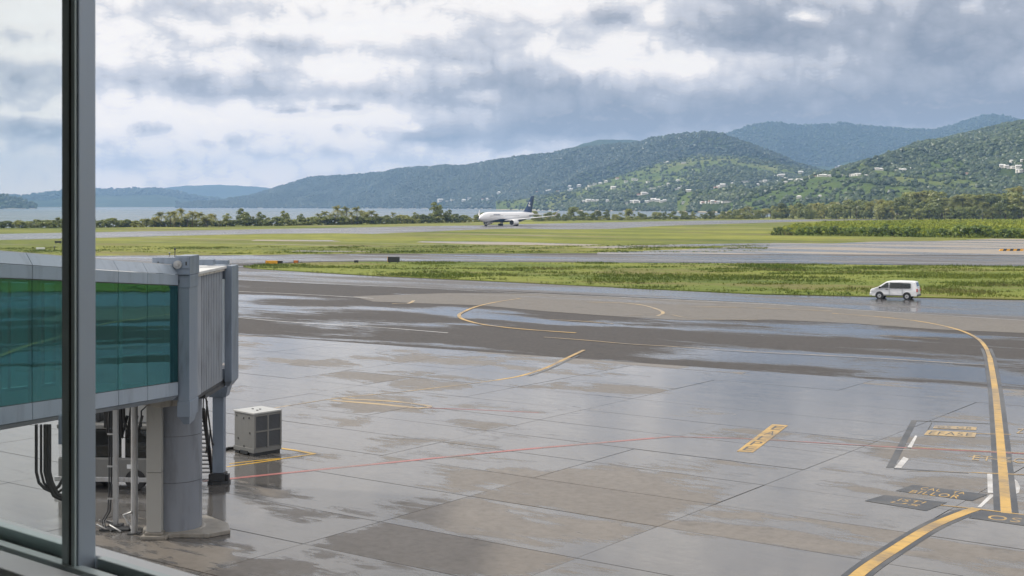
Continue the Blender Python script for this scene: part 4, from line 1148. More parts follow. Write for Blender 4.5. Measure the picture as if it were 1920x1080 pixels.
MB().box(0.8, 1.2, -1.215, -1.2, 0.75, 0.9).build('headlight', M['lamp'], trk)

# ------------------------------------------------------------------ air conditioning cabinet on the apron
f0 = g(476, 858)
e1 = Vector((-0.1216, 0.1167, 0)).normalized(); e2 = Vector((0.1111, 0.1235, 0)).normalized()
ac = empty('air_conditioning_unit', (f0.x, f0.y, 0.031), 0, 'grey louvred air conditioning cabinet on the wet apron beside yellow lines', 'cooling unit')
def E(a, b, z):
    q = e1 * a + e2 * b
    return (q.x, q.y, z)
A1, B1 = 1.38, 1.36
MB().box(0.02, A1 - 0.02, 0.02, B1 - 0.02, 0.24, 1.66, E).build('cabinet', M['acgrey'], ac, 0.012)
MB().box(-0.02, A1 + 0.02, -0.02, B1 + 0.02, 1.662, 1.73, E).build('lid', M['aclid'], ac, 0.012)
mb = MB(); mb.box(-0.01, A1 + 0.01, -0.01, B1 + 0.01, 0.13, 0.30, E); mb.build('base_rail', M['acgrey'], ac, 0.008)
for a in (0.04, A1 - 0.34):
    MB().box(a, a + 0.3, 0.02, B1 - 0.02, 0.0, 0.13, E).build('skid', M['dark'], ac, 0.01)
for (b0_, b1_) in ((0.08, 0.64), (0.72, 1.28)):
    for (z0, z1) in ((0.34, 0.94), (1.0, 1.58)):
        MB().box(0.0, 0.02, b0_, b1_, z0, z1, E).build('grille_back', M['dark'], ac)
        mb = MB(); nl = 12
        for k in range(nl):
            zz = z0 + (k + 0.5) * (z1 - z0) / nl
            mb.hexa([E(-0.03, b0_, zz - 0.018), E(-0.03, b1_, zz - 0.018), E(0.0, b1_, zz + 0.004), E(0.0, b0_, zz + 0.004), E(-0.03, b0_, zz - 0.010), E(-0.03, b1_, zz - 0.010), E(0.0, b1_, zz + 0.016), E(0.0, b0_, zz + 0.016)])
        o = mb.build('louvres', M['acdark'], ac); o['kind'] = 'stuff'
for b_ in (0.0, 0.64, 1.28):
    MB().box(-0.04, 0.02, b_, b_ + 0.08, 0.30, 1.66, E).build('frame_bar', M['acgrey'], ac, 0.005)
for z_ in (0.94, 1.58):
    MB().box(-0.036, 0.02, 0.08, 1.28, z_, z_ + 0.06, E).build('frame_bar', M['acgrey'], ac)
mb = MB()
for (a, z) in ((0.35, 1.5), (0.72, 1.46), (1.2, 1.52), (0.3, 0.9), (1.1, 0.62), (0.7, 0.34)): mb.box(a - 0.02, a + 0.02, -0.0, 0.022, z - 0.035, z + 0.035, E)
mb.build('latch', M['dark'], ac)
mb = MB(); mb.box(0.4, 0.9, -0.03, 0.02, 0.05, 0.18, E); mb.build('drain_tray', M['dark'], ac)
mb = MB()
for (a, b) in ((0.45, 0.5), (0.6, 0.75), (0.9, 0.6)): mb.box(a, a + 0.09, b, b + 0.05, 1.73, 1.755, E)
mb.build('lifting_eye', M['dark'], ac)
hose = MB().tube([g(436, 846) + Vector((0.1, 0.3, 0.09)), g(425, 846) + Vector((0, 0.2, 0.08)), g(412, 850) + Vector((0, 0, 0.08)), g(402, 858) + Vector((0, 0, 0.08))], 0.06, 8).build('hose', M['rubber'])
tag(hose, 'dark hose lying between the cooling cabinet and the bridge leg', 'hose')


# ------------------------------------------------------------------ the window the view is taken through
WA = R(-40.0)
wd = Vector((math.cos(WA), math.sin(WA), 0)); wn = Vector((-math.sin(WA), math.cos(WA), 0))   # along the glass, outwards
wm = at(145, HZ, 2.5); wm.z = 0                        # corner between the mullion's two visible faces
def WB(a, b, z):
    """along the glazing, outwards, height relative to the eye"""
    q = wm + wd * a + wn * b
    return (q.x, q.y, H + z)
win = empty('terminal_window', (wm.x, wm.y, H - 0.7), WA, 'grey aluminium terminal window frame with one tall mullion and a sloping sill line', 'window')
def wsub(mb, name, mat, bevel=0.0):
    o = mb.build(name, mat, win, bevel); o.matrix_parent_inverse = win.matrix_basis.inverted(); return o
zb = -0.70
mb = MB(); mb.box(-0.046, 0.0, 0.002, 0.0395, zb, 1.7, WB); wsub(mb, 'mullion', M['alu'], 0.002)
mb = MB(); mb.box(-0.044, -0.022, -0.006, 0.0, zb, 1.7, WB); wsub(mb, 'mullion_cover', M['alu_in'], 0.0015)
mb = MB(); mb.box(-0.014, -0.002, -0.005, 0.0, zb, 1.7, WB); wsub(mb, 'mullion_cover', M['alu_in'], 0.0015)
mb = MB(); mb.box(-0.022, -0.014, -0.004, 0.0, zb, 1.7, WB); wsub(mb, 'gasket', M['rubber'])
mb = MB(); mb.box(-2.6, -0.046, 0.028, 0.034, zb + 0.02, 1.7, WB); wsub(mb, 'window_pane', M['glass'])
zs_ = -0.672
mb = MB(); mb.box(-2.6, 3.2, 0.062, 0.105, zs_ - 0.05, zs_ - 0.002, WB); wsub(mb, 'outer_ledge', M['sill'], 0.003)
mb = MB(); mb.box(-2.6, -0.046, 0.036, 0.060, zs_ - 0.05, zs_ + 0.012, WB); mb.box(0.002, 3.2, 0.040, 0.060, zs_ - 0.05, zs_ + 0.004, WB); wsub(mb, 'glazing_bead', M['alu_in'], 0.002)
mb = MB(); mb.box(-2.6, 3.2, 0.014, 0.0305, zs_ - 0.05, zs_ - 0.012, WB); wsub(mb, 'gasket', M['rubber'])
mb = MB(); mb.box(-2.6, 3.2, -0.012, 0.0125, zs_ - 0.05, zs_ - 0.004, WB); wsub(mb, 'lower_rail', M['alu_in'], 0.002)
mb = MB(); mb.box(-2.6, 3.2, -0.024, -0.0135, zs_ - 0.05, zs_ - 0.02, WB); wsub(mb, 'gasket', M['rubber'])
mb = MB(); mb.box(-2.6, -0.35, -0.095, -0.0255, zs_ - 0.06, zs_ - 0.006, WB); mb.box(-0.347, 3.2, -0.095, -0.0255, zs_ - 0.06, zs_ - 0.006, WB); wsub(mb, 'sill', M['sill'], 0.003)
# the hall behind the glass and the wall below it
hall = MB()
hall.box(-4.0, 4.5, -0.09, 0.18, -1.62, zs_ - 0.062, WB)
hall.box(-4.0, 4.5, -0.09, 0.18, -10.05, -1.94, WB)
hall.box(-4.0, 4.5, -9.0, 0.18, -1.92, -1.64, WB)
hall.box(-4.0, 4.5, -9.0, 0.60, 1.72, 2.0, WB)
hall.box(-4.0, 4.5, -9.2, -9.02, -1.62, 1.70, WB)
hall.box(-4.2, -4.02, -9.0, 0.18, -1.62, 1.70, WB)
hall.box(4.52, 4.7, -9.0, 0.18, -1.62, 1.70, WB)
hall.box(-4.0, -2.62, -0.05, 0.15, -0.70, 1.70, WB)
hall.box(3.22, 4.5, -0.05, 0.15, -0.70, 1.70, WB)
h_ = hall.build('room', M['interior']); h_['kind'] = 'structure'

# ------------------------------------------------------------------ aircraft
hd = Vector((-0.555, -0.832, 0)).normalized()
ap = g(911, 424.3) - hd * 18.5
plane = empty('airliner', (ap.x, ap.y, 0.02), math.atan2(hd.y, hd.x), 'white twin engined airliner with dark blue tail and belly taxiing on the runway', 'aircraft')
RF = 2.52
m, t = new_mat('airliner_paint')
p = obpos(t); xx, yy_, zz_ = t.sep(p)
edge_ = t.m('ADD', zz_, t.m('MULTIPLY', t.step(xx, 8.0, 24.0), 1.9))
edge_ = t.m('SUBTRACT', t.m('MULTIPLY_ADD', t.step(t.m('MULTIPLY', xx, -1.0), 6.0, 22.0), 0.4, edge_), 3.55)
cw = t.mix(t.step(edge_, -0.03, 0.03), (0.012, 0.045, 0.10), (0.80, 0.81, 0.83))
setp(t, color=cw, rough=0.25)
M['jet'] = m
st_x = [(24.0, 0.05, 3.95), (23.6, 0.62, 3.98), (22.8, 1.15, 4.05), (21.5, 1.70, 4.2), (19.8, 2.15, 4.3), (17.5, 2.45, 4.35), (15, RF, 4.38), (4, RF, 4.38), (-8, RF, 4.38), (-12, 2.45, 4.5), (-16, 2.05, 4.85), (-20, 1.35, 5.35), (-23, 0.72, 5.75), (-24.6, 0.28, 5.95)]
mb = MB(); mb.loft([[(x, r * math.cos(2 * math.pi * k / 28), zc + r * 1.04 * math.sin(2 * math.pi * k / 28)) for k in range(28)] for x, r, zc in st_x])
mb.build('fuselage', M['jet'], plane)
def airfoil(c, x_le, y, z, th=0.11, vertical=False):
    prof = [(0, 0), (0.05, 0.5), (0.25, 1), (0.55, 0.75), (1, 0.04), (0.55, -0.35), (0.25, -0.55), (0.05, -0.35)]
    r = []
    for u, w in prof:
        d = w * th * c * 0.6
        r.append((x_le - u * c, y + (d if vertical else 0), z + (0 if vertical else d)))
    return r
for s in (1, -1):
    w = MB().loft([airfoil(9.2, 5.2, s * 1.8, 2.7), airfoil(6.1, 1.6, s * 7.9, 3.25), airfoil(2.1, -7.6, s * 23.0, 5.1)]).build('wing', M['white'], plane)
    MB().loft([airfoil(2.05, -7.7, s * 23.0, 5.1, 0.09), airfoil(1.5, -8.6, s * 23.5, 6.0, 0.09, True), airfoil(0.7, -9.9, s * 23.9, 8.0, 0.09, True)]).build('winglet', M['white'], w)
    MB().loft([airfoil(4.6, -17.2, s * 0.9, 5.3), airfoil(1.7, -21.6, s * 9.2, 6.0)]).build('tailplane', M['white'], plane)
    ez, ey = 1.78, 7.9
    rings = [[(x, s * ey + r * math.cos(2 * math.pi * k / 20), ez + r * math.sin(2 * math.pi * k / 20)) for k in range(20)] for x, r in ((7.6, 1.22), (7.45, 1.38), (6.2, 1.45), (4.0, 1.25), (2.4, 0.85), (1.6, 0.55))]
    e = MB().loft(rings, cap=False).build('engine', M['white'], plane)
    MB().loft([[(x, s * ey + r * math.cos(2 * math.pi * k / 20), ez + r * math.sin(2 * math.pi * k / 20)) for k in range(20)] for x, r in ((7.6, 1.22), (6.9, 1.15), (6.6, 0.3), (7.0, 0.02))], cap=False).build('intake_fan', M['dark'], e)
    MB().box(1.5, 5.6, s * ey - 0.15, s * ey + 0.15, 2.7, 3.2).build('pylon', M['white'], plane)
mb = MB(); mb.loft([airfoil(8.6, -14.2, 0, 6.5, 0.08, True), airfoil(6.4, -17.0, 0, 8.6, 0.08, True), airfoil(3.0, -22.4, 0, 15.0, 0.08, True)]); fin = mb.build('tail_fin', M['navy'], plane)
for s in (1, -1):
    mb = MB()
    for q in ([(-19.6, 9.6), (-18.9, 10.3), (-19.9, 11.0), (-20.4, 10.2)], [(-20.2, 10.9), (-19.7, 11.7), (-20.7, 12.2), (-20.9, 11.4)], [(-20.6, 9.5), (-20.1, 10.0), (-20.7, 10.6), (-21.2, 9.9)]):
        mb.add([(x, s * 0.36, z) for x, z in q] + [(x, s * 0.30, z) for x, z in q], [(0, 1, 2, 3), (7, 6, 5, 4), (0, 4, 5, 1), (1, 5, 6, 2), (2, 6, 7, 3), (3, 7, 4, 0)])
    mb.build('tail_emblem', M['white'], fin)
mb = MB()
for x, r, zc in ((20.9, 1.86, 4.22),):
    for k in range(-3, 3):
        a0, a1 = R(62) + (k) * R(0), 0
ring0 = [(21.9 - 0.35 * abs(a), 1.60 * math.sin(a), 4.16 + 1.60 * 1.04 * math.cos(a) * 0.52) for a in [R(-80 + 16 * k) for k in range(11)]]
ring1 = [(21.1 - 0.35 * abs(a), 1.88 * math.sin(a), 4.22 + 1.88 * 1.04 * math.cos(a) * 0.72) for a in [R(-80 + 16 * k) for k in range(11)]]
mb.loft([ring0, ring1], cap=False, closed=False); mb.build('cockpit_window', M['dark'], plane)
for s in (1, -1):
    mb = MB()
    for k in range(44):
        x = 17.2 - k * 0.72
        if abs(x - 6) < 0.8 or x < -13: continue
        rr = 2.52 if x > -8 else 2.4
        yw = s * (rr * math.cos(math.asin(min(1, 0.62 / rr))) + 0.012); mb.box(x - 0.14, x + 0.14, min(yw, yw - s * 0.06), max(yw, yw - s * 0.06), 4.85, 5.2)
    o = mb.build('cabin_windows', M['dark'], plane); o['kind'] = 'stuff'
    mb = MB()
    for x, w_ in ((14.6, 0.8), (13.4, 0.5), (12.6, 0.6), (11.7, 0.4), (10.9, 0.7), (9.8, 0.5)):
        yw = s * 2.33; mb.box(x - w_ / 2, x + w_ / 2, yw - 0.05, yw + 0.05, 5.42, 5.85)
    o = mb.build('title_lettering', M['navy'], plane)
    o['kind'] = 'stuff'
    MB().box(17.3, 18.25, s * 2.44 - 0.03, s * 2.44 + 0.03, 4.0, 5.5).build('door', M['white'], plane)
gear = MB().tube([(18.5, 0, 0.5), (18.5, 0, 2.6)], 0.16, 8).build('nose_gear', M['steel'], plane)
for s in (1, -1): MB().tube([(18.5, s * 0.2, 0.47), (18.5, s * 0.45, 0.47)], 0.47, 16).build('wheel', M['rubber'], gear)
for s in (1, -1):
    gear = MB().tube([(-1.2, s * 4.65, 0.6), (-1.2, s * 4.4, 3.0)], 0.24, 8).build('main_gear', M['steel'], plane)
    for xx2 in (-0.65, 0.65):
        for s2 in (-1, 1): MB().tube([(-1.2 + xx2, s * 4.65 + s2 * 0.32, 0.57), (-1.2 + xx2, s * 4.65 + s2 * 0.72, 0.57)], 0.57, 16).build('wheel', M['rubber'], gear)
    MB().box(-1.9, -0.4, s * 3.6 - 0.04, s * 3.6 + 0.04, 1.2, 2.4).build('gear_door', M['white'], gear)

# ------------------------------------------------------------------ van
va = R(180 - 30)
vf = g(1650.0, 560.6); vr = g(1701.5, 562.2)
hv = (vf - vr); hv.z = 0; hv.normalize()
lv = Vector((-hv.y, hv.x, 0))
vc = (vf + vr) / 2 - lv * 0.78
van = empty('passenger_van', (vc.x, vc.y, 0.037), math.atan2(hv.y, hv.x), 'white passenger van with dark side windows driving along the service road by the grass', 'van')
prof = [(2.44, 0.42), (2.50, 0.62), (2.46, 0.92), (2.32, 1.05), (1.95, 1.17), (1.70, 1.25), (0.78, 1.84), (0.38, 1.93), (-0.8, 1.965), (-1.9, 1.94), (-2.28, 1.87), (-2.42, 1.30), (-2.48, 0.90), (-2.50, 0.50), (-2.44, 0.36), (2.30, 0.30)]
def vw(z):
    return 0.93 if z < 1.15 else 0.93 - (z - 1.15) * 0.19
def taper(x):
    return 1.0 - max(0, x - 1.5) * 0.10
mb = MB()
n = len(prof)
vs = []
ks = (-1, -0.86, 0, 0.86, 1)
for k in ks:
    for (x, z) in prof:
        inset = 0.07 if abs(k) == 1 else 0.0
        cx, cz = x - inset * (1 if x > 0 else -1) * (abs(x) > 1.6), z - (inset if z > 1.6 else 0)
        vs.append((cx, k * vw(z) * taper(x), cz))
fs = []
for a in range(len(ks) - 1):
    for i in range(n):
        j = (i + 1) % n
        fs.append((a * n + i, a * n + j, (a + 1) * n + j, (a + 1) * n + i))
fs.append(tuple(range(n))); fs.append(tuple(range((len(ks) - 1) * n, len(ks) * n))[::-1])
mb.add(vs, fs, False); mb.build('body', M['vanwhite'], van, 0.03)
def sidepanel(pts, s, off=0.012, th=0.03):
    m_ = MB(); o_ = [(x, s * (vw(z) * taper(x) + off), z) for x, z in pts]; i_ = [(x, s * (vw(z) * taper(x) - th), z) for x, z in pts]
    k = len(pts)
    m_.add(o_ + i_, [tuple(range(k)), tuple(range(k, 2 * k))[::-1]] + [(i, (i + 1) % k, k + (i + 1) % k, k + i) for i in range(k)])
    return m_
for s in (1, -1):
    sidepanel([(1.46, 1.20), (0.54, 1.20), (0.54, 1.74), (0.78, 1.72)], s).build('front_door_window', M['vglass'], van)
    sidepanel([(0.38, 1.16), (-0.65, 1.16), (-0.65, 1.75), (0.38, 1.76)], s).build('side_window', M['vglass'], van)
    sidepanel([(-0.67, 1.16), (-1.74, 1.18), (-1.80, 1.25), (-1.78, 1.68), (-1.72, 1.73), (-0.67, 1.75)], s).build('side_window', M['vglass'], van)
    sidepanel([(0.465, 0.45), (0.445, 0.45), (0.445, 1.78), (0.465, 1.78)], s, 0.004).build('door_seam', M['dark'], van)
    sidepanel([(-0.90, 0.42), (-0.92, 0.42), (-0.92, 1.12), (-0.90, 1.12)], s, 0.004).build('door_seam', M['dark'], van)
    sidepanel([(0.80, 1.02), (0.55, 1.02), (0.55, 1.09), (0.80, 1.09)], s, 0.035).build('door_handle', M['dark'], van)
    sidepanel([(1.25, 0.34), (-1.05, 0.34), (-1.05, 0.46), (1.25, 0.46)], s, 0.015).build('side_skirt', M['acgrey'], van)
    o = MB().box(1.32, 1.50, min(s * 0.97, s * 1.14), max(s * 0.97, s * 1.14), 1.12, 1.32).build('wing_mirror', M['dark'], van, 0.02)
    sidepanel([(2.42, 0.74), (2.05, 0.80), (2.05, 0.95), (2.30, 0.93)], s, 0.02).build('headlight', M['lamp'], van)
    MB().box(-2.505, -2.38, min(s * 0.78, s * 0.945), max(s * 0.78, s * 0.945), 0.82, 1.14).build('tail_light', M['red'], van, 0.01)
    for x in (1.47, -1.40):
        MB().tube([(x, s * 0.70, 0.36), (x, s * 0.945, 0.36)], 0.43, 22).build('wheel_arch', M['dark'], van)
        w = MB().tube([(x, s * 0.72, 0.325), (x, s * 0.955, 0.325)], 0.325, 22).build('wheel', M['rubber'], van)
        MB().tube([(x, s * 0.74, 0.325), (x, s * 0.968, 0.325)], 0.205, 16).build('rim', M['rim'], w)
        MB().tube([(x, s * 0.9, 0.325), (x, s * 0.975, 0.325)], 0.06, 10).build('hub', M['acdark'], w)
mb = MB(); mb.add([(1.70, -0.80, 1.275), (1.70, 0.80, 1.275), (0.84, 0.70, 1.825), (0.84, -0.70, 1.825), (1.64, -0.78, 1.24), (1.64, 0.78, 1.24), (0.78, 0.68, 1.79), (0.78, -0.68, 1.79)], [(0, 1, 2, 3), (7, 6, 5, 4), (0, 4, 5, 1), (1, 5, 6, 2), (2, 6, 7, 3), (3, 7, 4, 0)]); mb.build('windscreen', M['vglass'], van)
mb = MB(); mb.add([(-2.43, -0.72, 1.24), (-2.43, 0.72, 1.24), (-2.31, 0.66, 1.80), (-2.31, -0.66, 1.80), (-2.36, -0.7, 1.24), (-2.36, 0.7, 1.24), (-2.24, 0.64, 1.78), (-2.24, -0.64, 1.78)], [(0, 3, 2, 1), (4, 5, 6, 7), (0, 1, 5, 4), (1, 2, 6, 5), (2, 3, 7, 6), (3, 0, 4, 7)]); mb.build('rear_window', M['vglass'], van)
MB().box(-2.56, -2.44, -0.88, 0.88, 0.34, 0.58).build('rear_bumper', M['acdark'], van, 0.03)
MB().box(2.40, 2.53, -0.84, 0.84, 0.34, 0.60).build('front_bumper', M['vanwhite'], van, 0.03)
MB().box(-2.515, -2.47, -0.26, 0.26, 0.86, 0.98).build('number_plate', M['aclid'], van)
MB().box(2.47, 2.52, -0.5, 0.5, 0.62, 0.78).build('front_grille', M['dark'], van)

# ------------------------------------------------------------------ airfield signs and small lights
def board(x, y, w, h, leg, mats, label, face=0.0, d=0.25, name='airfield_sign'):
    q = g(x, y)
    r = empty(name, (q.x, q.y, 0.10), face, label, 'sign')
    MB().box(-w / 2, w / 2, -d / 2, d / 2, leg, leg + h).build('sign_board', M[mats[0]], r, 0.01)
    MB().box(-w / 2 - 0.05, -w / 2 - 0.005, -d / 2 - 0.02, d / 2 + 0.02, leg - 0.02, leg + h + 0.02).build('sign_end', M[mats[1]], r)
    MB().box(w / 2 + 0.005, w / 2 + 0.05, -d / 2 - 0.02, d / 2 + 0.02, leg - 0.02, leg + h + 0.02).build('sign_end', M[mats[2]], r)
    for s in (-1, 1): MB().box(s * w * 0.34 - 0.05, s * w * 0.34 + 0.05, -0.06, 0.06, -0.02, leg).build('leg', M['dark'], r)
    return r
board(738, 494.6, 2.0, 0.92, 0.18, ('dark', 'signyel', 'dark'), 'dark backed airfield sign board on short legs near the grass edge')
board(509.5, 496.6, 2.0, 0.55, 0.08, ('signyel', 'signorg', 'dark'), 'long yellow airfield sign at the left tip of the grass island')
board(525.5, 496.0, 0.72, 0.45, 0.08, ('dark', 'dark', 'dark'), 'small black airfield sign joined to the right end of the yellow sign')
board(555, 495.2, 0.75, 0.42, 0.12, ('signorg', 'dark', 'dark'), 'small dark orange airfield sign right of the long yellow sign')
board(668, 494.2, 0.62, 0.36, 0.10, ('dark', 'dark', 'dark'), 'small low dark marker box between the orange sign and the dark board')
board(109, 458, 1.6, 0.5, 0.25, ('dark', 'dark', 'dark'), 'dark marker board on the far grass left of the mullion', name='marker_board')
def lightpost(x, y, h, label, cap='lamp'):
    q = g(x, y); r = empty('edge_light', (q.x, q.y, 0.0), 0, label, 'light')
    MB().tube([(0, 0, 0), (0, 0, h * 0.7)], 0.09, 8).build('post', M['dark'], r)
    MB().loft([[(rr * math.cos(a), rr * math.sin(a), z) for a in [2 * math.pi * k / 10 for k in range(10)]] for rr, z in ((0.12, h * 0.7), (0.2, h * 0.75), (0.18, h * 0.95), (0.05, h))]).build('lamp', M[cap], r)
lightpost(328, 479.5, 1.6, 'black marker post at the taxiway edge above the bridge roof', 'dark')
lightpost(318, 478.5, 0.6, 'low pale light beside the black marker post', 'aclid')
lightpost(102, 469.5, 1.0, 'grey globe light on the grass just left of the mullion', 'acgrey')
q = g(76, 468.5)
r = empty('equipment_box', (q.x, q.y, 0), 0, 'low white equipment box on the grass at the left', 'box')
MB().box(-0.9, 0.9, -0.4, 0.4, 0.12, 0.55).build('housing', M['white'], r, 0.03); MB().box(-0.8, 0.8, -0.3, 0.3, 0.0, 0.12).build('foot', M['plinth'], r)
# chequered marker at the far right edge
q = g(1895, 470.5)
r = empty('barrier_marker', (q.x, q.y, 0.03), 0, 'low yellow and dark striped barrier on the connector road at the right', 'barrier')
for k in range(7):
    MB().hexa([(-2.6 + k * 0.75, -0.25, 0.0), (-1.85 + k * 0.75, -0.25, 0.0), (-1.85 + k * 0.75, 0.25, 0.0), (-2.6 + k * 0.75, 0.25, 0.0), (-2.3 + k * 0.75, -0.1, 0.42), (-1.56 + k * 0.75, -0.1, 0.42), (-1.56 + k * 0.75, 0.1, 0.42), (-2.3 + k * 0.75, 0.1, 0.42)]).build('block', M['signyel' if k % 2 == 0 else 'dark'], r)

# ------------------------------------------------------------------ painted markings (parts of the paving they lie on)
def smooth_path(px, per=8):
    P = [g(*q) for q in px]
    P = [P[0] * 2 - P[1]] + P + [P[-1] * 2 - P[-2]]
    out_ = []
    for i in range(1, len(P) - 2):
        for k in range(per):
            u = k / per
            a, b, c, d = P[i - 1], P[i], P[i + 1], P[i + 2]
            out_.append(0.5 * ((2 * b) + (c - a) * u + (2 * a - 5 * b + 4 * c - d) * u * u + (3 * b - a - 3 * c + d) * u ** 3))
    out_.append(P[-2])
    return out_
def stripe(name, px, w, mat, z, parent, side=0.0, per=8, label=None):
    c = smooth_path(px, per) if per > 1 else [g(*q) for q in px]
    mb = MB(); L_, R_ = [], []
    for i, p in enumerate(c):
        tq = (c[min(i + 1, len(c) - 1)] - c[max(i - 1, 0)]); tq.z = 0; tq.normalize()
        nq = Vector((tq.y, -tq.x, 0))
        L_.append(p + nq * (side - w / 2)); R_.append(p + nq * (side + w / 2))
    vs = [(q.x, q.y, z) for q in L_] + [(q.x, q.y, z) for q in R_]
    k = len(c)
    mb.add(vs, [(i, k + i, k + i + 1, i + 1) for i in range(k - 1)])
    o = mb.build(name, mat, parent, fix=False)
    if label: o['label'] = label
    return o
ZM = 0.0345
main_px = [(1560, 588), (1640, 594), (1700, 600), (1752, 608), (1800, 620), (1832, 635), (1848, 652), (1856, 672), (1861, 700), (1867, 740), (1873, 800), (1880, 880), (1887, 967)]
stripe('taxi_line', main_px[:8], 0.28, M['yellow'], ZM + 0.0034, concrete)
stripe('taxi_line', main_px[7:], 0.33, M['yellow'], ZM + 0.0034, concrete)
for s in (-1, 1):
    stripe('line_border', [(1849, 654), (1856, 672), (1861, 700), (1867, 740), (1873, 800), (1880, 880), (1886.6, 962)], 0.20, M['black'], ZM + 0.0017, concrete, s * 0.28)
low_px = [(1566, 1120), (1618, 1072), (1680, 1030), (1745, 990), (1800, 966), (1832, 955)]
stripe('lead_in_line', low_px, 0.38, M['yellow'], ZM + 0.0034, concrete)
for s in (-1, 1): stripe('line_border', low_px[:-1] + [(1818, 960)], 0.17, M['black'], ZM + 0.0017, concrete, s * 0.285)
stripe('stop_line', [(1763, 949), (1830, 956), (1920, 967), (2010, 978)], 0.10, M['yellow'], ZM + 0.0045, concrete)
stripe('stop_line', [(1700, 885), (1800, 887), (1860, 890), (1930, 893)], 0.05, M['yellow_faded'], ZM + 0.0045, concrete)
stripe('stop_line', [(1820, 887.5), (1935, 892)], 0.09, M['yellow'], ZM + 0.0050, concrete, per=1)
stripe('cross_bar', [(1830, 814.5), (1895, 816)], 0.09, M['yellow'], ZM + 0.0050, concrete, per=1)
stripe('cross_bar', [(1815, 857), (1860, 862), (1895, 866), (1925, 868)], 0.10, M['yellow_faded'], ZM + 0.0050, concrete)
stripe('cross_bar', [(1715, 840), (1830, 846), (1930, 851)], 0.09, M['yellow_faded'], ZM + 0.0045, concrete)
red_px = [(380, 904), (425, 900), (520, 890), (740, 868), (960, 846), (1120, 832), (1258, 820)]
stripe('safety_line', red_px, 0.26, M['redline'], ZM + 0.0028, concrete, per=3)
stripe('safety_line', [(1256, 820), (1400, 824), (1560, 833), (1700, 841), (1935, 853)], 0.15, M['redline'], ZM + 0.0022, concrete, per=3)
stripe('safety_line', [(1010, 775), (880, 769), (800, 766)], 0.12, M['redline'], ZM + 0.0022, concrete, per=3)
stripe('edge_line', [(1490, 832), (1600, 839), (1720, 846)], 0.05, M['whitem'], ZM + 0.0025, concrete, per=3)
stripe('stand_line', [(425, 877), (475, 870), (526, 862.5)], 0.12, M['yellow_fresh'], ZM + 0.0034, concrete, per=3)
stripe('stand_line', [(430, 871), (475, 866), (526, 861)], 0.10, M['yellow_fresh'], ZM + 0.0034, concrete, 0.0, per=3)
stripe('stand_line', [(526, 862), (560, 857), (590, 852.5)], 0.16, M['yellow_fresh'], ZM + 0.0036, concrete, per=3)
stripe('stand_line', [(590, 853), (560, 847), (526, 842)], 0.2, M['yellow_fresh'], ZM + 0.0039, concrete, per=3)
stripe('guide_line', [(510, 767), (570, 757), (640, 747), (760, 735), (860, 723), (930, 714)], 0.16, M['yellow_faded'], ZM + 0.0028, concrete)
stripe('guide_line', [(930, 714), (975, 706), (1020, 692), (1055, 676), (1095, 657)], 0.26, M['yellow'], ZM + 0.0028, concrete)
stripe('line_border', [(985, 706), (1020, 694.5), (1055, 678.5), (1080, 667)], 0.2, M['black'], ZM + 0.0017, concrete, 0.2)
stripe('guide_line', [(620, 752), (700, 758), (780, 766)], 0.35, M['yellow_faded'], ZM + 0.0028, concrete, per=3)
stripe('guide_line', [(640, 749), (740, 754), (806, 763), (780, 767)], 0.30, M['yellow_faded'], ZM + 0.0034, concrete, per=3)
# far turning loop on the asphalt
ZA = 0.045
stripe('turning_loop', [(975, 560.5), (930, 567), (892, 576), (866, 587), (861, 593), (870, 600), (905, 609), (960, 616), (1020, 621), (1080, 625)], 0.34, M['yellow'], ZA, asphalt)
stripe('turning_loop', [(1100, 567), (1160, 568.5), (1205, 573), (1236, 582), (1243, 588), (1233, 593)], 0.34, M['yellow_faded'], ZA, asphalt)
stripe('asphalt_line', [(1020, 633), (1100, 639), (1180, 646), (1250, 650)], 0.2, M['yellow_faded'], ZA, asphalt, per=3)
stripe('asphalt_line', [(1250, 650), (1400, 660), (1560, 668), (1700, 676), (1850, 686)], 0.16, M['yellow_faded'], ZA, asphalt, per=3)
stripe('asphalt_line', [(735, 570), (765, 570), (776, 564)], 0.35, M['yellow_faded'], ZA, asphalt, per=2)
stripe('asphalt_line', [(1030, 600), (1090, 603), (1150, 608)], 0.22, M['yellow_faded'], ZA, asphalt, per=3)
stripe('asphalt_line', [(1280, 576), (1390, 577), (1560, 584)], 0.3, M['yellow_faded'], ZA, asphalt, per=3)
stripe('asphalt_line', [(1650, 630), (1700, 633), (1760, 637)], 0.14, M['yellow_faded'], ZA, asphalt, per=3)
stripe('asphalt_line', [(1180, 592), (1250, 590), (1300, 598), (1420, 601)], 0.16, M['yellow_faded'], ZA, asphalt, per=3)
stripe('asphalt_line', [(420, 594), (560, 606), (700, 614), (840, 625)], 0.22, M['whitem'], ZA - 0.003, asphalt, per=3)
stripe('asphalt_line', [(420, 546), (560, 552), (700, 560)], 0.30, M['whitem'], ZA - 0.003, asphalt, per=3)
stripe('road_line', [(420, 524), (560, 531), (750, 539), (960, 549), (1200, 560), (1440, 571)], 0.25, M['whitem'], ZA, road, per=3)
stripe('road_line', [(1440, 571), (1700, 588), (1960, 604)], 0.2, M['whitem'], ZA, road, per=3)
stripe('taxiway_edge_line', [(300, 493), (600, 487.6), (960, 487.5), (1440, 489), (2100, 497)], 0.6, M['whitem'], ZA, taxiway, per=3)

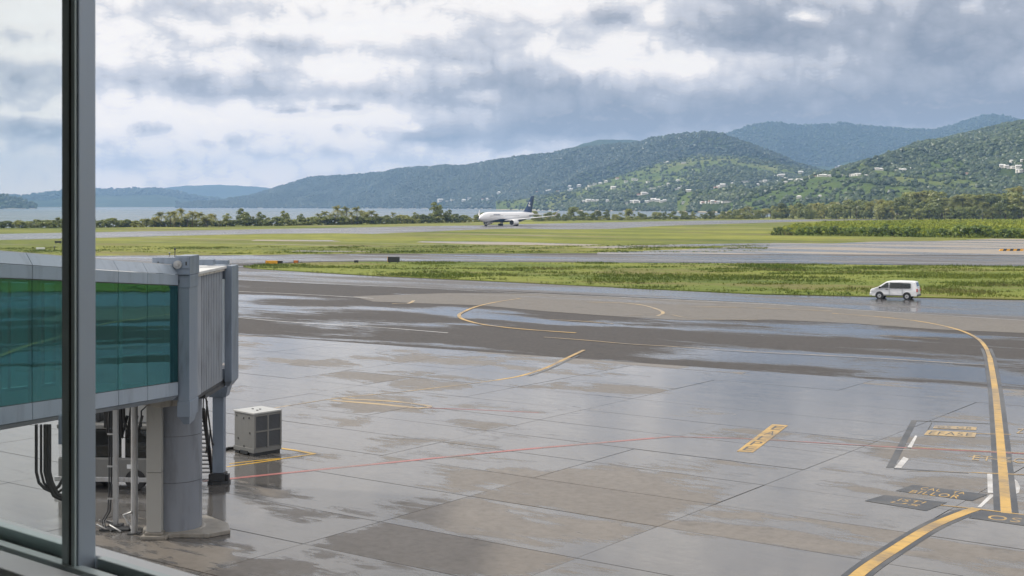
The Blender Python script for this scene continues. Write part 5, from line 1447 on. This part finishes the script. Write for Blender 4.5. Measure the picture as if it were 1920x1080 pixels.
def patch(name, px, mat, z, parent, label=None):
    o = MB().poly([(g(*q).x, g(*q).y, z) for q in px]).build(name, mat, parent)
    if label: o['label'] = label
    return o
def glyphs(text, px, mat, z, parent, name='lettering', size=0.8):
    """flat lettering laid into a quadrilateral: bottom-left, bottom-right, top-right, top-left"""
    cu = bpy.data.curves.new(name, 'FONT'); cu.body = text; cu.align_x = 'LEFT'; cu.space_character = 1.15
    tmp = bpy.data.objects.new(name, cu); col.objects.link(tmp)
    me = bpy.data.meshes.new_from_object(tmp.evaluated_get(bpy.context.evaluated_depsgraph_get()))
    bpy.data.objects.remove(tmp)
    xs = [v.co.x for v in me.vertices]; ys = [v.co.y for v in me.vertices]
    x0, x1, y0, y1 = min(xs), max(xs), min(ys), max(ys)
    A, B, Cc, Dd = [g(*q) for q in px]
    for v in me.vertices:
        a = (v.co.x - x0) / (x1 - x0); b = (v.co.y - y0) / (y1 - y0)
        q = (A * (1 - a) + B * a) * (1 - b) + (Dd * (1 - a) + Cc * a) * b
        v.co = (q.x, q.y, z)
    o = link_mesh(name, me, mat, parent)
    return o
ZP = ZM + 0.0056
# yellow block with dark letters across the red line
patch('number_panel', [(1381, 848), (1412, 850), (1478, 799), (1448, 797)], M['yellow'], ZP, concrete, 'yellow painted block with dark letters')
for i, ch in enumerate('EPLAE'):
    a, b = i / 5 + 0.03, (i + 0.72) / 5 + 0.03
    def lp(u, v):
        xl, yl = 1384 + (1450 - 1384) * u, 847 + (798.5 - 847) * u
        return (xl + 24 * v + 3, yl + 1.6 * v)
    glyphs(ch, [lp(a, 0.1), lp(a, 0.85), lp(b, 0.85), lp(b, 0.1)], M['black'], ZP + 0.0012, concrete)
# dark plaques with yellow letters
patch('stand_panel', [(1621, 941), (1737, 960), (1776, 944), (1658, 930)], M['black'], ZP, concrete, 'dark blue grey painted panel with two rows of yellow letters')
glyphs('US', [(1666, 944), (1718, 951.5), (1728, 949), (1676, 942.5)], M['yellow'], ZP + 0.0012, concrete)
glyphs('ISTI', [(1681, 941), (1730, 946), (1738, 943), (1690, 937)], M['yellow'], ZP + 0.0012, concrete)
patch('stand_panel', [(1679, 922), (1823, 941), (1852, 929), (1712, 911)], M['black'], ZP, concrete, 'long dark painted panel with yellow letters left of the taxi line')
glyphs('BILLOR', [(1703, 926), (1795, 937), (1803, 931), (1712, 921)], M['yellow'], ZP + 0.0012, concrete)
glyphs('CAL', [(1724, 920), (1762, 924), (1768, 919.5), (1730, 915.5)], M['yellow'], ZP + 0.0012, concrete)
glyphs('TA', [(1784, 927), (1808, 929), (1812, 925), (1789, 923)], M['yellow'], ZP + 0.0012, concrete)
patch('stand_panel', [(1816, 973), (1935, 990), (1960, 972), (1838, 959)], M['black'], ZP - 0.0008, concrete, 'dark painted panel at the foot of the taxi line')
glyphs('OSI', [(1850, 975), (1925, 984), (1932, 976), (1856, 967.5)], M['yellow'], ZP, concrete)
# boxed stand numbers
patch('number_panel', [(1732, 817), (1828, 821.5), (1831, 813), (1740, 808)], M['yellow_faded'], ZP, concrete, 'yellow painted box of dark letters, lower row')
glyphs('EFASE', [(1740, 816), (1822, 819.5), (1824, 814), (1746, 810)], M['black'], ZP + 0.0012, concrete)
patch('number_panel', [(1749, 804.5), (1830, 808), (1832, 802), (1753, 799)], M['yellow_faded'], ZP, concrete, 'yellow painted box of dark letters, upper row')
glyphs('GS GR', [(1756, 804), (1822, 806.6), (1824, 802.6), (1760, 800)], M['black'], ZP + 0.0012, concrete)
glyphs('ZS', [(1905, 814), (1930, 815), (1932, 806), (1908, 805)], M['yellow_faded'], ZP + 0.0012, concrete)
glyphs('ET ZO', [(1822, 864), (1925, 871), (1926, 862), (1826, 855)], M['yellow_faded'], ZP + 0.0016, concrete)
patch('stop_bar', [(1661, 879), (1676, 879), (1720, 789.5), (1709, 789)], M['black'], ZM + 0.0017, concrete)
patch('stop_bar', [(1677, 879), (1690, 879), (1704, 862), (1694, 858)], M['whitem'], ZM + 0.0022, concrete)
patch('stop_bar', [(1700, 842), (1709, 842), (1720, 819), (1716, 818)], M['whitem'], ZM + 0.0022, concrete)
patch('box_line', [(1676, 879.2), (1816, 888), (1816, 889.6), (1676, 881)], M['black'], ZM + 0.0020, concrete)
patch('box_line', [(1720, 789.5), (1860, 795.5), (1860, 796.6), (1720, 790.6)], M['black'], ZM + 0.0020, concrete)
patch('box_line', [(1735, 816), (1737, 816), (1748, 793), (1746, 793)], M['black'], ZM + 0.0020, concrete)
patch('line_border', [(1851, 890), (1866, 890), (1866, 926), (1852, 926)], M['whitem'], ZM + 0.0011, concrete)
patch('line_border', [(1899, 897), (1908, 905), (1913, 915), (1911, 925), (1903, 929)], M['whitem'], ZM + 0.0011, concrete)
patch('line_border', [(1832, 953), (1840, 953), (1866, 929), (1856, 929)], M['whitem'], ZM + 0.0011, concrete)

# ------------------------------------------------------------------ trees
def leaf_clump(V, Q, c, r, n, size, r_):
    for _ in range(n):
        d = Vector((r_.gauss(0, 1), r_.gauss(0, 1), r_.gauss(0, 1)))
        if d.length < 1e-3: continue
        d.normalize()
        if d.z < -0.35: d.z = -d.z
        p = c + Vector((d.x * r, d.y * r, d.z * r * 0.78)) * r_.uniform(0.72, 1.05)
        nn = (d + Vector((r_.uniform(-.4, .4), r_.uniform(-.4, .4), r_.uniform(-.3, .5)))).normalized()
        a = nn.cross(Vector((r_.uniform(-1, 1), r_.uniform(-1, 1), r_.uniform(-1, 1)))).normalized(); b = nn.cross(a)
        s = size * r_.uniform(0.6, 1.3)
        o = len(V)
        V += [tuple(p + a * s), tuple(p + b * s * 0.55), tuple(p - a * s), tuple(p - b * s * 0.55)]
        Q.append((o, o + 1, o + 2, o + 3))

def broadleaf(seed, h=12.0, w=11.0, trunk=True, clumps=22, per=60, low=0.22, size=0.6):
    r_ = random.Random(seed)
    V, Q = [], []
    cs = []
    for k in range(clumps):
        a = r_.uniform(0, 2 * math.pi); u = math.sqrt(r_.random()); zz = r_.uniform(low, 1.0)
        env = math.sqrt(max(0.05, 1 - ((zz - 0.45) / 0.62) ** 2))
        c = Vector((math.cos(a) * u * w * 0.42 * env, math.sin(a) * u * w * 0.42 * env, zz * h * 0.86))
        cs.append(c)
        leaf_clump(V, Q, c, r_.uniform(0.15, 0.24) * min(w, h), per, size, r_)
    crown = np_mesh('crown', V, Q, False); crown.materials.append(M['leaf'])
    tr = None
    if trunk:
        mb = MB(); mb.tube([(0, 0, -0.3), (0.1, 0, h * 0.25), (0.25, 0.1, h * 0.5), (0.1, 0.2, h * 0.75)], [0.35, 0.27, 0.2, 0.08], 7)
        for c in cs[:5]: mb.tube([(0.15, 0.05, h * 0.3), tuple(c * 0.6 + Vector((0, 0, h * 0.12))), tuple(c)], [0.16, 0.11, 0.04], 5)
        tr = mb
    return crown, tr

def palm_tree(seed, h=7.0, fr=3.0, n=17):
    r_ = random.Random(seed)
    V, Q = [], []
    top = Vector((r_.uniform(-.6, .6), r_.uniform(-.6, .6), h))
    for k in range(n):
        az_ = 2 * math.pi * (k + r_.uniform(-.4, .4)) / n * (1 if k < n * 0.6 else 1.7)
        el_ = r_.uniform(0.35, 1.3) if k % 4 else r_.uniform(-0.25, 0.3)
        L = fr * r_.uniform(0.8, 1.15)
        p = top.copy(); seg = 7
        for i in range(seg):
            u0, u1 = i / seg, (i + 1) / seg
            def pos(u):
                e = el_ - 1.5 * u
                rad = L * (u * math.cos(el_) * 0.95 + 0.05 * u)
                zz = L * (u * math.sin(el_) - 0.62 * u * u)
                return top + Vector((math.cos(az_) * rad, math.sin(az_) * rad, zz))
            a, b = pos(u0), pos(u1)
            sd = Vector((-math.sin(az_), math.cos(az_), 0))
            for s in (-1, 1):
                for half in (0, 0.5):
                    q0 = a + (b - a) * half; q1 = a + (b - a) * (half + 0.42)
                    ln = fr * 0.19 * (0.5 + math.sin(math.pi * min(1, (u0 + 0.15)))) * r_.uniform(.8, 1.15)
                    tip = (q0 + q1) / 2 + sd * s * ln + (b - a) * 0.9 - Vector((0, 0, ln * r_.uniform(0.25, 0.6)))
                    o = len(V)
                    V += [tuple(q0), tuple(q1), tuple(tip + (b - a) * 0.1), tuple(tip)]
                    Q.append((o, o + 1, o + 2, o + 3))
    crown = np_mesh('fronds', V, Q, False); crown.materials.append(M['palmleaf'])
    mb = MB(); mb.tube([(0, 0, -0.3), (top.x * 0.15, top.y * 0.1, h * 0.35), (top.x * 0.5, top.y * 0.5, h * 0.7), tuple(top)], [0.24, 0.17, 0.14, 0.15], 7)
    return crown, mb

def make_proto(name, crown, mb, cname='crown'):
    tm = None
    if mb:
        tm = bpy.data.meshes.new('trunk'); tm.from_pydata(mb.v, [], mb.f); tm.polygons.foreach_set('use_smooth', mb.sm); tm.materials.append(M['bark'])
    return (name, crown, tm, cname)
def plant(proto, loc, s, rz, label, cat, group, sz=None, sink=0.0):
    name, crown, tm, cname = proto
    r = empty(name, (loc[0], loc[1], loc[2] - sink), rz, label, cat, group)
    r.scale = (s, s, sz or s)
    link_mesh(cname, crown, None, r)
    if tm: link_mesh('trunk', tm, None, r)
    return r
BL = [make_proto('broadleaf_tree', *broadleaf(s, 12, w, True, c, 60, lo)) for s, w, c, lo in ((1, 12, 26, 0.05), (2, 10, 24, 0.06), (3, 14, 30, 0.04), (4, 9, 20, 0.08))]
PA = [make_proto('palm_tree', *palm_tree(s, h, fr), cname='fronds') for s, h, fr in ((11, 5.4, 4.2), (12, 6.2, 3.9), (13, 4.4, 4.4))]
BU = [make_proto('bush', broadleaf(s, 4.0, 6.0, False, 20, 44, 0.02, 0.34)[0], None, 'foliage') for s in (21, 22, 23)]
HB = []
for s in (31, 32, 33, 34):
    cm = broadleaf(s, 4.0, 6.4, False, 24, 60, 0.0, 0.30)[0]; cm.materials.clear(); cm.materials.append(M['shrub'])
    HB.append(make_proto('hedge_shrub', cm, None, 'foliage'))

def shore_y(x):
    return float(np.interp(x, [-100, 0, 200, 400, 500, 700, 850, 1000, 1200, 1440, 1600, 1920, 2050], [429, 428, 426.5, 425.0, 423.5, 420.5, 417.2, 414.4, 412.0, 410.4, 411.2, 412.8, 413]))
rt = random.Random(5)
def put(pr, x, hpx, label, cat, group, back=0.0, base_h=12.0, wide=1.0, dy=0.0):
    yb = shore_y(x) - dy
    q = g(x, yb); k = 1 + back / q.length
    q = Vector((q.x * k, q.y * k, 0.0))
    hm = hpx / F * q.y
    s = hm / base_h
    return plant(pr, q, s * wide, rt.uniform(0, 6.28), label, cat, group, sz=s, sink=0.15)
# left shore: palms in the dense clump, loose palms and low bushes between
for x, hp in ((275, 20), (290, 24), (302, 28), (318, 26), (330, 30), (343, 31), (352, 26), (362, 30), (374, 27), (386, 25), (395, 24), (404, 20), (310, 20), (336, 22), (368, 22), (391, 18), (412, 14)):
    put(rt.choice(PA), x + rt.uniform(-2, 2), hp * 1.22, 'palm in the dense shore clump right of the mullion', 'palm', 'palms in the clump near the mullion', rt.uniform(-8, 10), 8.2)
for x, hp in ((598, 20), (608, 26), (620, 21), (634, 32), (641, 24), (652, 30), (660, 22), (668, 30), (676, 24), (688, 28), (698, 26), (705, 20), (628, 20), (645, 20), (714, 14)):
    put(rt.choice(PA), x + rt.uniform(-2, 2), hp * 1.22, 'palm in the shore clump half way to the aircraft', 'palm', 'palms in the middle shore clump', rt.uniform(-8, 10), 8.2)
for x, hp in ((427, 18), (436, 13), (456, 24), (462, 19), (476, 20), (490, 19), (500, 23), (533, 20), (545, 22), (565, 23), (580, 14), (736, 24), (742, 20), (758, 17), (764, 18), (780, 15), (816, 28), (823, 24), (840, 26), (848, 22), (869, 14), (205, 14), (213, 20), (231, 16), (250, 12), (110, 24), (36, 23), (58, 17), (12, 17)):
    put(rt.choice(PA) if rt.random() < 0.7 else BL[3], x, hp, 'loose tree standing apart along the left shore', 'tree', 'loose trees on the left shore', rt.uniform(-6, 8), 8.2 if rt.random() < .8 else 12)
for k in range(95):
    x = -15 + k * 9.8 + rt.uniform(-4, 4)
    if 885 < x < 990: pass
    put(rt.choice(BU), x, rt.uniform(10, 17), 'low green bush in the strip along the left shore', 'bush', 'bushes along the left shore', rt.uniform(-4, 12), 3.7, 1.5)
# middle shore right of the aircraft
for k in range(46):
    x = 1002 + k * 9.4 + rt.uniform(-4, 4)
    hp = rt.uniform(11, 19) + (6 if 1160 < x < 1190 or 1075 < x < 1085 else 0)
    put(rt.choice(BL if rt.random() < 0.8 else PA), x, hp, 'dark tree in the shore row right of the aircraft tail', 'tree', 'trees in the shore row right of the aircraft', rt.uniform(0, 30), 11.2, 1.0)
for k in range(40):
    x = 1000 + k * 10.5 + rt.uniform(-4, 4)
    put(rt.choice(BU), x, rt.uniform(6, 9), 'low bush under the shore row right of the aircraft', 'bush', 'bushes under the shore row', rt.uniform(-15, 0), 3.7, 1.5)
# right tree belt, three rows deep
def belt_top(x):
    return float(np.interp(x, [1380, 1440, 1500, 1560, 1640, 1700, 1760, 1830, 1880, 1930, 2050], [18, 22, 28, 32, 36, 43, 46, 46, 54, 55, 56]))
for row, (bk, cnt, sc0) in enumerate(((0, 44, 0.62), (45, 46, 0.85), (95, 42, 1.0))):
    for k in range(cnt):
        x = 1375 + (k + rt.uniform(-.35, .35)) * (665 / cnt)
        hp = belt_top(x) * sc0 * rt.uniform(0.8, 1.12)
        pal = rt.random() < (0.28, 0.34, 0.40)[row]
        lab = (('palm', 'palm') if pal else ('broad leafy tree', 'tree'))
        put(rt.choice(PA) if pal else rt.choice(BL), x, hp * (1.14 if pal else 1.0), lab[0] + (' at the grass edge of the right tree belt', ' in the middle of the right tree belt', ' at the back of the right tree belt')[row], lab[1],
            ('trees at the front of the right belt', 'trees in the middle of the right belt', 'trees at the back of the right belt')[row] + (' palms' if pal else ''), bk, 8.0 if pal else 11.4, rt.uniform(0.9, 1.2) * (1.15 if pal else 1.0))
# shrub bank on the right
bank_px = [(1452, 437), (1470, 430), (1500, 424), (1560, 419.5), (1640, 418), (1780, 416), (2060, 414.5), (2060, 447.5), (1920, 446.2), (1780, 444), (1640, 442), (1540, 440.5), (1480, 440)]
mound = sheet('shrub_bank', gs(*bank_px), 0.9, M['meadow'], 1.0)
k = 0
for row in range(2):
    for i in range(30 - 2 * row):
        x = 1462 + row * 14 + i * (600 / 30) + rt.uniform(-5, 5)
        yb = float(np.interp(x, [1450, 1540, 1640, 1780, 1920, 2100], [440.5, 441, 442.5, 444.5, 446.5, 448])) - row * 3.0
        q = g(x, yb)
        hm = (rt.uniform(11, 23) if row == 0 else rt.uniform(10, 15)) / F * q.y * (0.7 if x < 1480 else 1)
        plant(rt.choice(HB), q, hm / 3.7 * 1.1, rt.uniform(0, 6.28), ('leafy shrub on the dark front of the shrub bank', 'small leafy shrub behind the front of the shrub bank', 'bright leafy shrub at the back of the shrub bank on the right')[row],
              'shrub', ('shrubs along the front of the bank', 'shrubs in the middle of the bank', 'shrubs at the back of the bank')[row], sz=hm / 3.7, sink=0.1)

# small leafy cover on the bank, grass tufts on the island and the near field (countless)
def inside(poly, x, y):
    c = np.zeros(len(x), bool); n = len(poly)
    for i in range(n):
        x0, y0, x1, y1 = poly[i].x, poly[i].y, poly[(i + 1) % n].x, poly[(i + 1) % n].y
        m_ = (y0 > y) != (y1 > y)
        c ^= m_ & (x < (x1 - x0) * (y - y0) / (y1 - y0 + 1e-12) + x0)
    return c
def tufts(name, poly, n, hmin, hmax, w, z, mat, clump=0.5, seed=1, spread=0.1):
    r = np.random.default_rng(seed)
    xs = [p.x for p in poly]; ys = [p.y for p in poly]
    x = r.uniform(min(xs), max(xs), n * 3); y = r.uniform(min(ys), max(ys), n * 3)
    den = fbm(x / 9.0, y / 5.0, 4, seed)
    k = inside(poly, x, y) & (r.random(len(x)) < np.clip((den - clump) * 5 + 0.12, 0.05, 1))
    x, y, den = x[k][:n], y[k][:n], den[k][:n]
    h = (hmin + (hmax - hmin) * r.random(len(x)) ** 2) * (0.6 + 1.2 * np.clip(den - 0.4, 0, 0.4) / 0.4)
    V, T3 = [], []
    for b in range(3):
        a = r.uniform(0, 2 * np.pi, len(x)); ox, oy = np.cos(a) * w, np.sin(a) * w
        lx, ly = r.normal(0, spread, len(x)) * 3, r.normal(0, spread, len(x)) * 3
        bx, by = x + r.normal(0, spread, len(x)), y + r.normal(0, spread, len(x))
        tri = np.stack([np.stack([bx - ox, by - oy, np.full(len(x), z)], -1), np.stack([bx + ox, by + oy, np.full(len(x), z)], -1), np.stack([bx + lx * h, by + ly * h, z + h], -1)], 1)
        V.append(tri.reshape(-1, 3))
    V = np.concatenate(V); T3 = np.arange(len(V)).reshape(-1, 3)
    me = np_mesh(name, V, T3, False)
    o = link_mesh(name, me, mat); o['kind'] = 'stuff'
    return o
isl = gs((456, 500.8), (480, 497.5), (540, 494.5), (600, 492.6), (700, 491.4), (960, 492.4), (1200, 493.6), (1440, 495.4), (1990, 501.6), (1990, 563.5), (1920, 562.5), (1440, 552.5), (1200, 541.5), (960, 529.5), (800, 522), (700, 517.5), (600, 511.5), (520, 506.8), (475, 504))
tufts('grass_tufts', isl, 34000, 0.05, 0.34, 0.05, 0.09, M['blades'], 0.50, 3)
fld = gs((0, 478), (180, 478), (700, 475), (1440, 472.5), (1440, 458), (960, 460), (300, 462), (0, 465))
tufts('field_tufts', fld, 9000, 0.05, 0.25, 0.10, 0.0, M['blades'], 0.5, 4, 0.2)
edge_poly = gs((1448, 441), (1540, 442), (1780, 445.6), (2060, 449), (2060, 447), (1780, 443), (1540, 440), (1448, 438.5))
tufts('bank_edge_grass', edge_poly, 4000, 0.3, 1.2, 0.2, 0.0, M['blades'], 0.3, 6, 0.3)
tp = gs(*[(x, y) for x, y in bank_px])
tufts('bank_undergrowth', tp, 22000, 0.3, 1.1, 0.35, 0.9, M['meadow'], 0.35, 7, 0.4)

# sailing boat far out on the bay
q = at(762, 389.6, 6300); q.z = -1.2
bt = empty('sailing_boat', tuple(q), R(20), 'tiny white sailing boat out on the bay below the long ridge', 'boat')
MB().loft([[(x, w * math.cos(a), 1.1 + 1.1 * math.sin(a) * (0.9 if math.sin(a) < 0 else 0.3)) for a in [2 * math.pi * k / 8 for k in range(8)]] for x, w in ((-6, 1.2), (0, 1.9), (4, 1.3), (7, 0.1))]).build('hull', M['white'], bt)
MB().tube([(0.5, 0, 1.5), (0.5, 0, 15)], 0.12, 6).build('mast', M['steel'], bt)
MB().poly([(0.3, -0.05), (-5, -0.05), (-5, 0.05), (0.3, 0.05)], 2.2, 2.3).build('boom', M['steel'], bt)
MB().add([(0.3, -0.03, 2.4), (-4.8, -0.03, 2.4), (0.3, -0.03, 14.5), (0.3, 0.03, 2.4), (-4.8, 0.03, 2.4), (0.3, 0.03, 14.5)], [(0, 1, 2), (5, 4, 3), (0, 3, 4, 1), (1, 4, 5, 2), (2, 5, 3, 0)]).build('sail', M['white'], bt)


# labels: where a row holds look-alikes, say which one it is by its place
rows = {}
for o in col.objects:
    if o.get('group') and o.get('label') and not o.parent and o.get('category') in ('tree', 'palm', 'bush', 'shrub'):
        rows.setdefault(o['label'], []).append(o)
def spot(o):
    return o.location.x / max(1.0, o.location.y)
for lab, obs in rows.items():
    obs.sort(key=spot)
    for i, o in enumerate(obs):
        o['label'] = lab + ', ' + nth(i + 1) + ' from left'
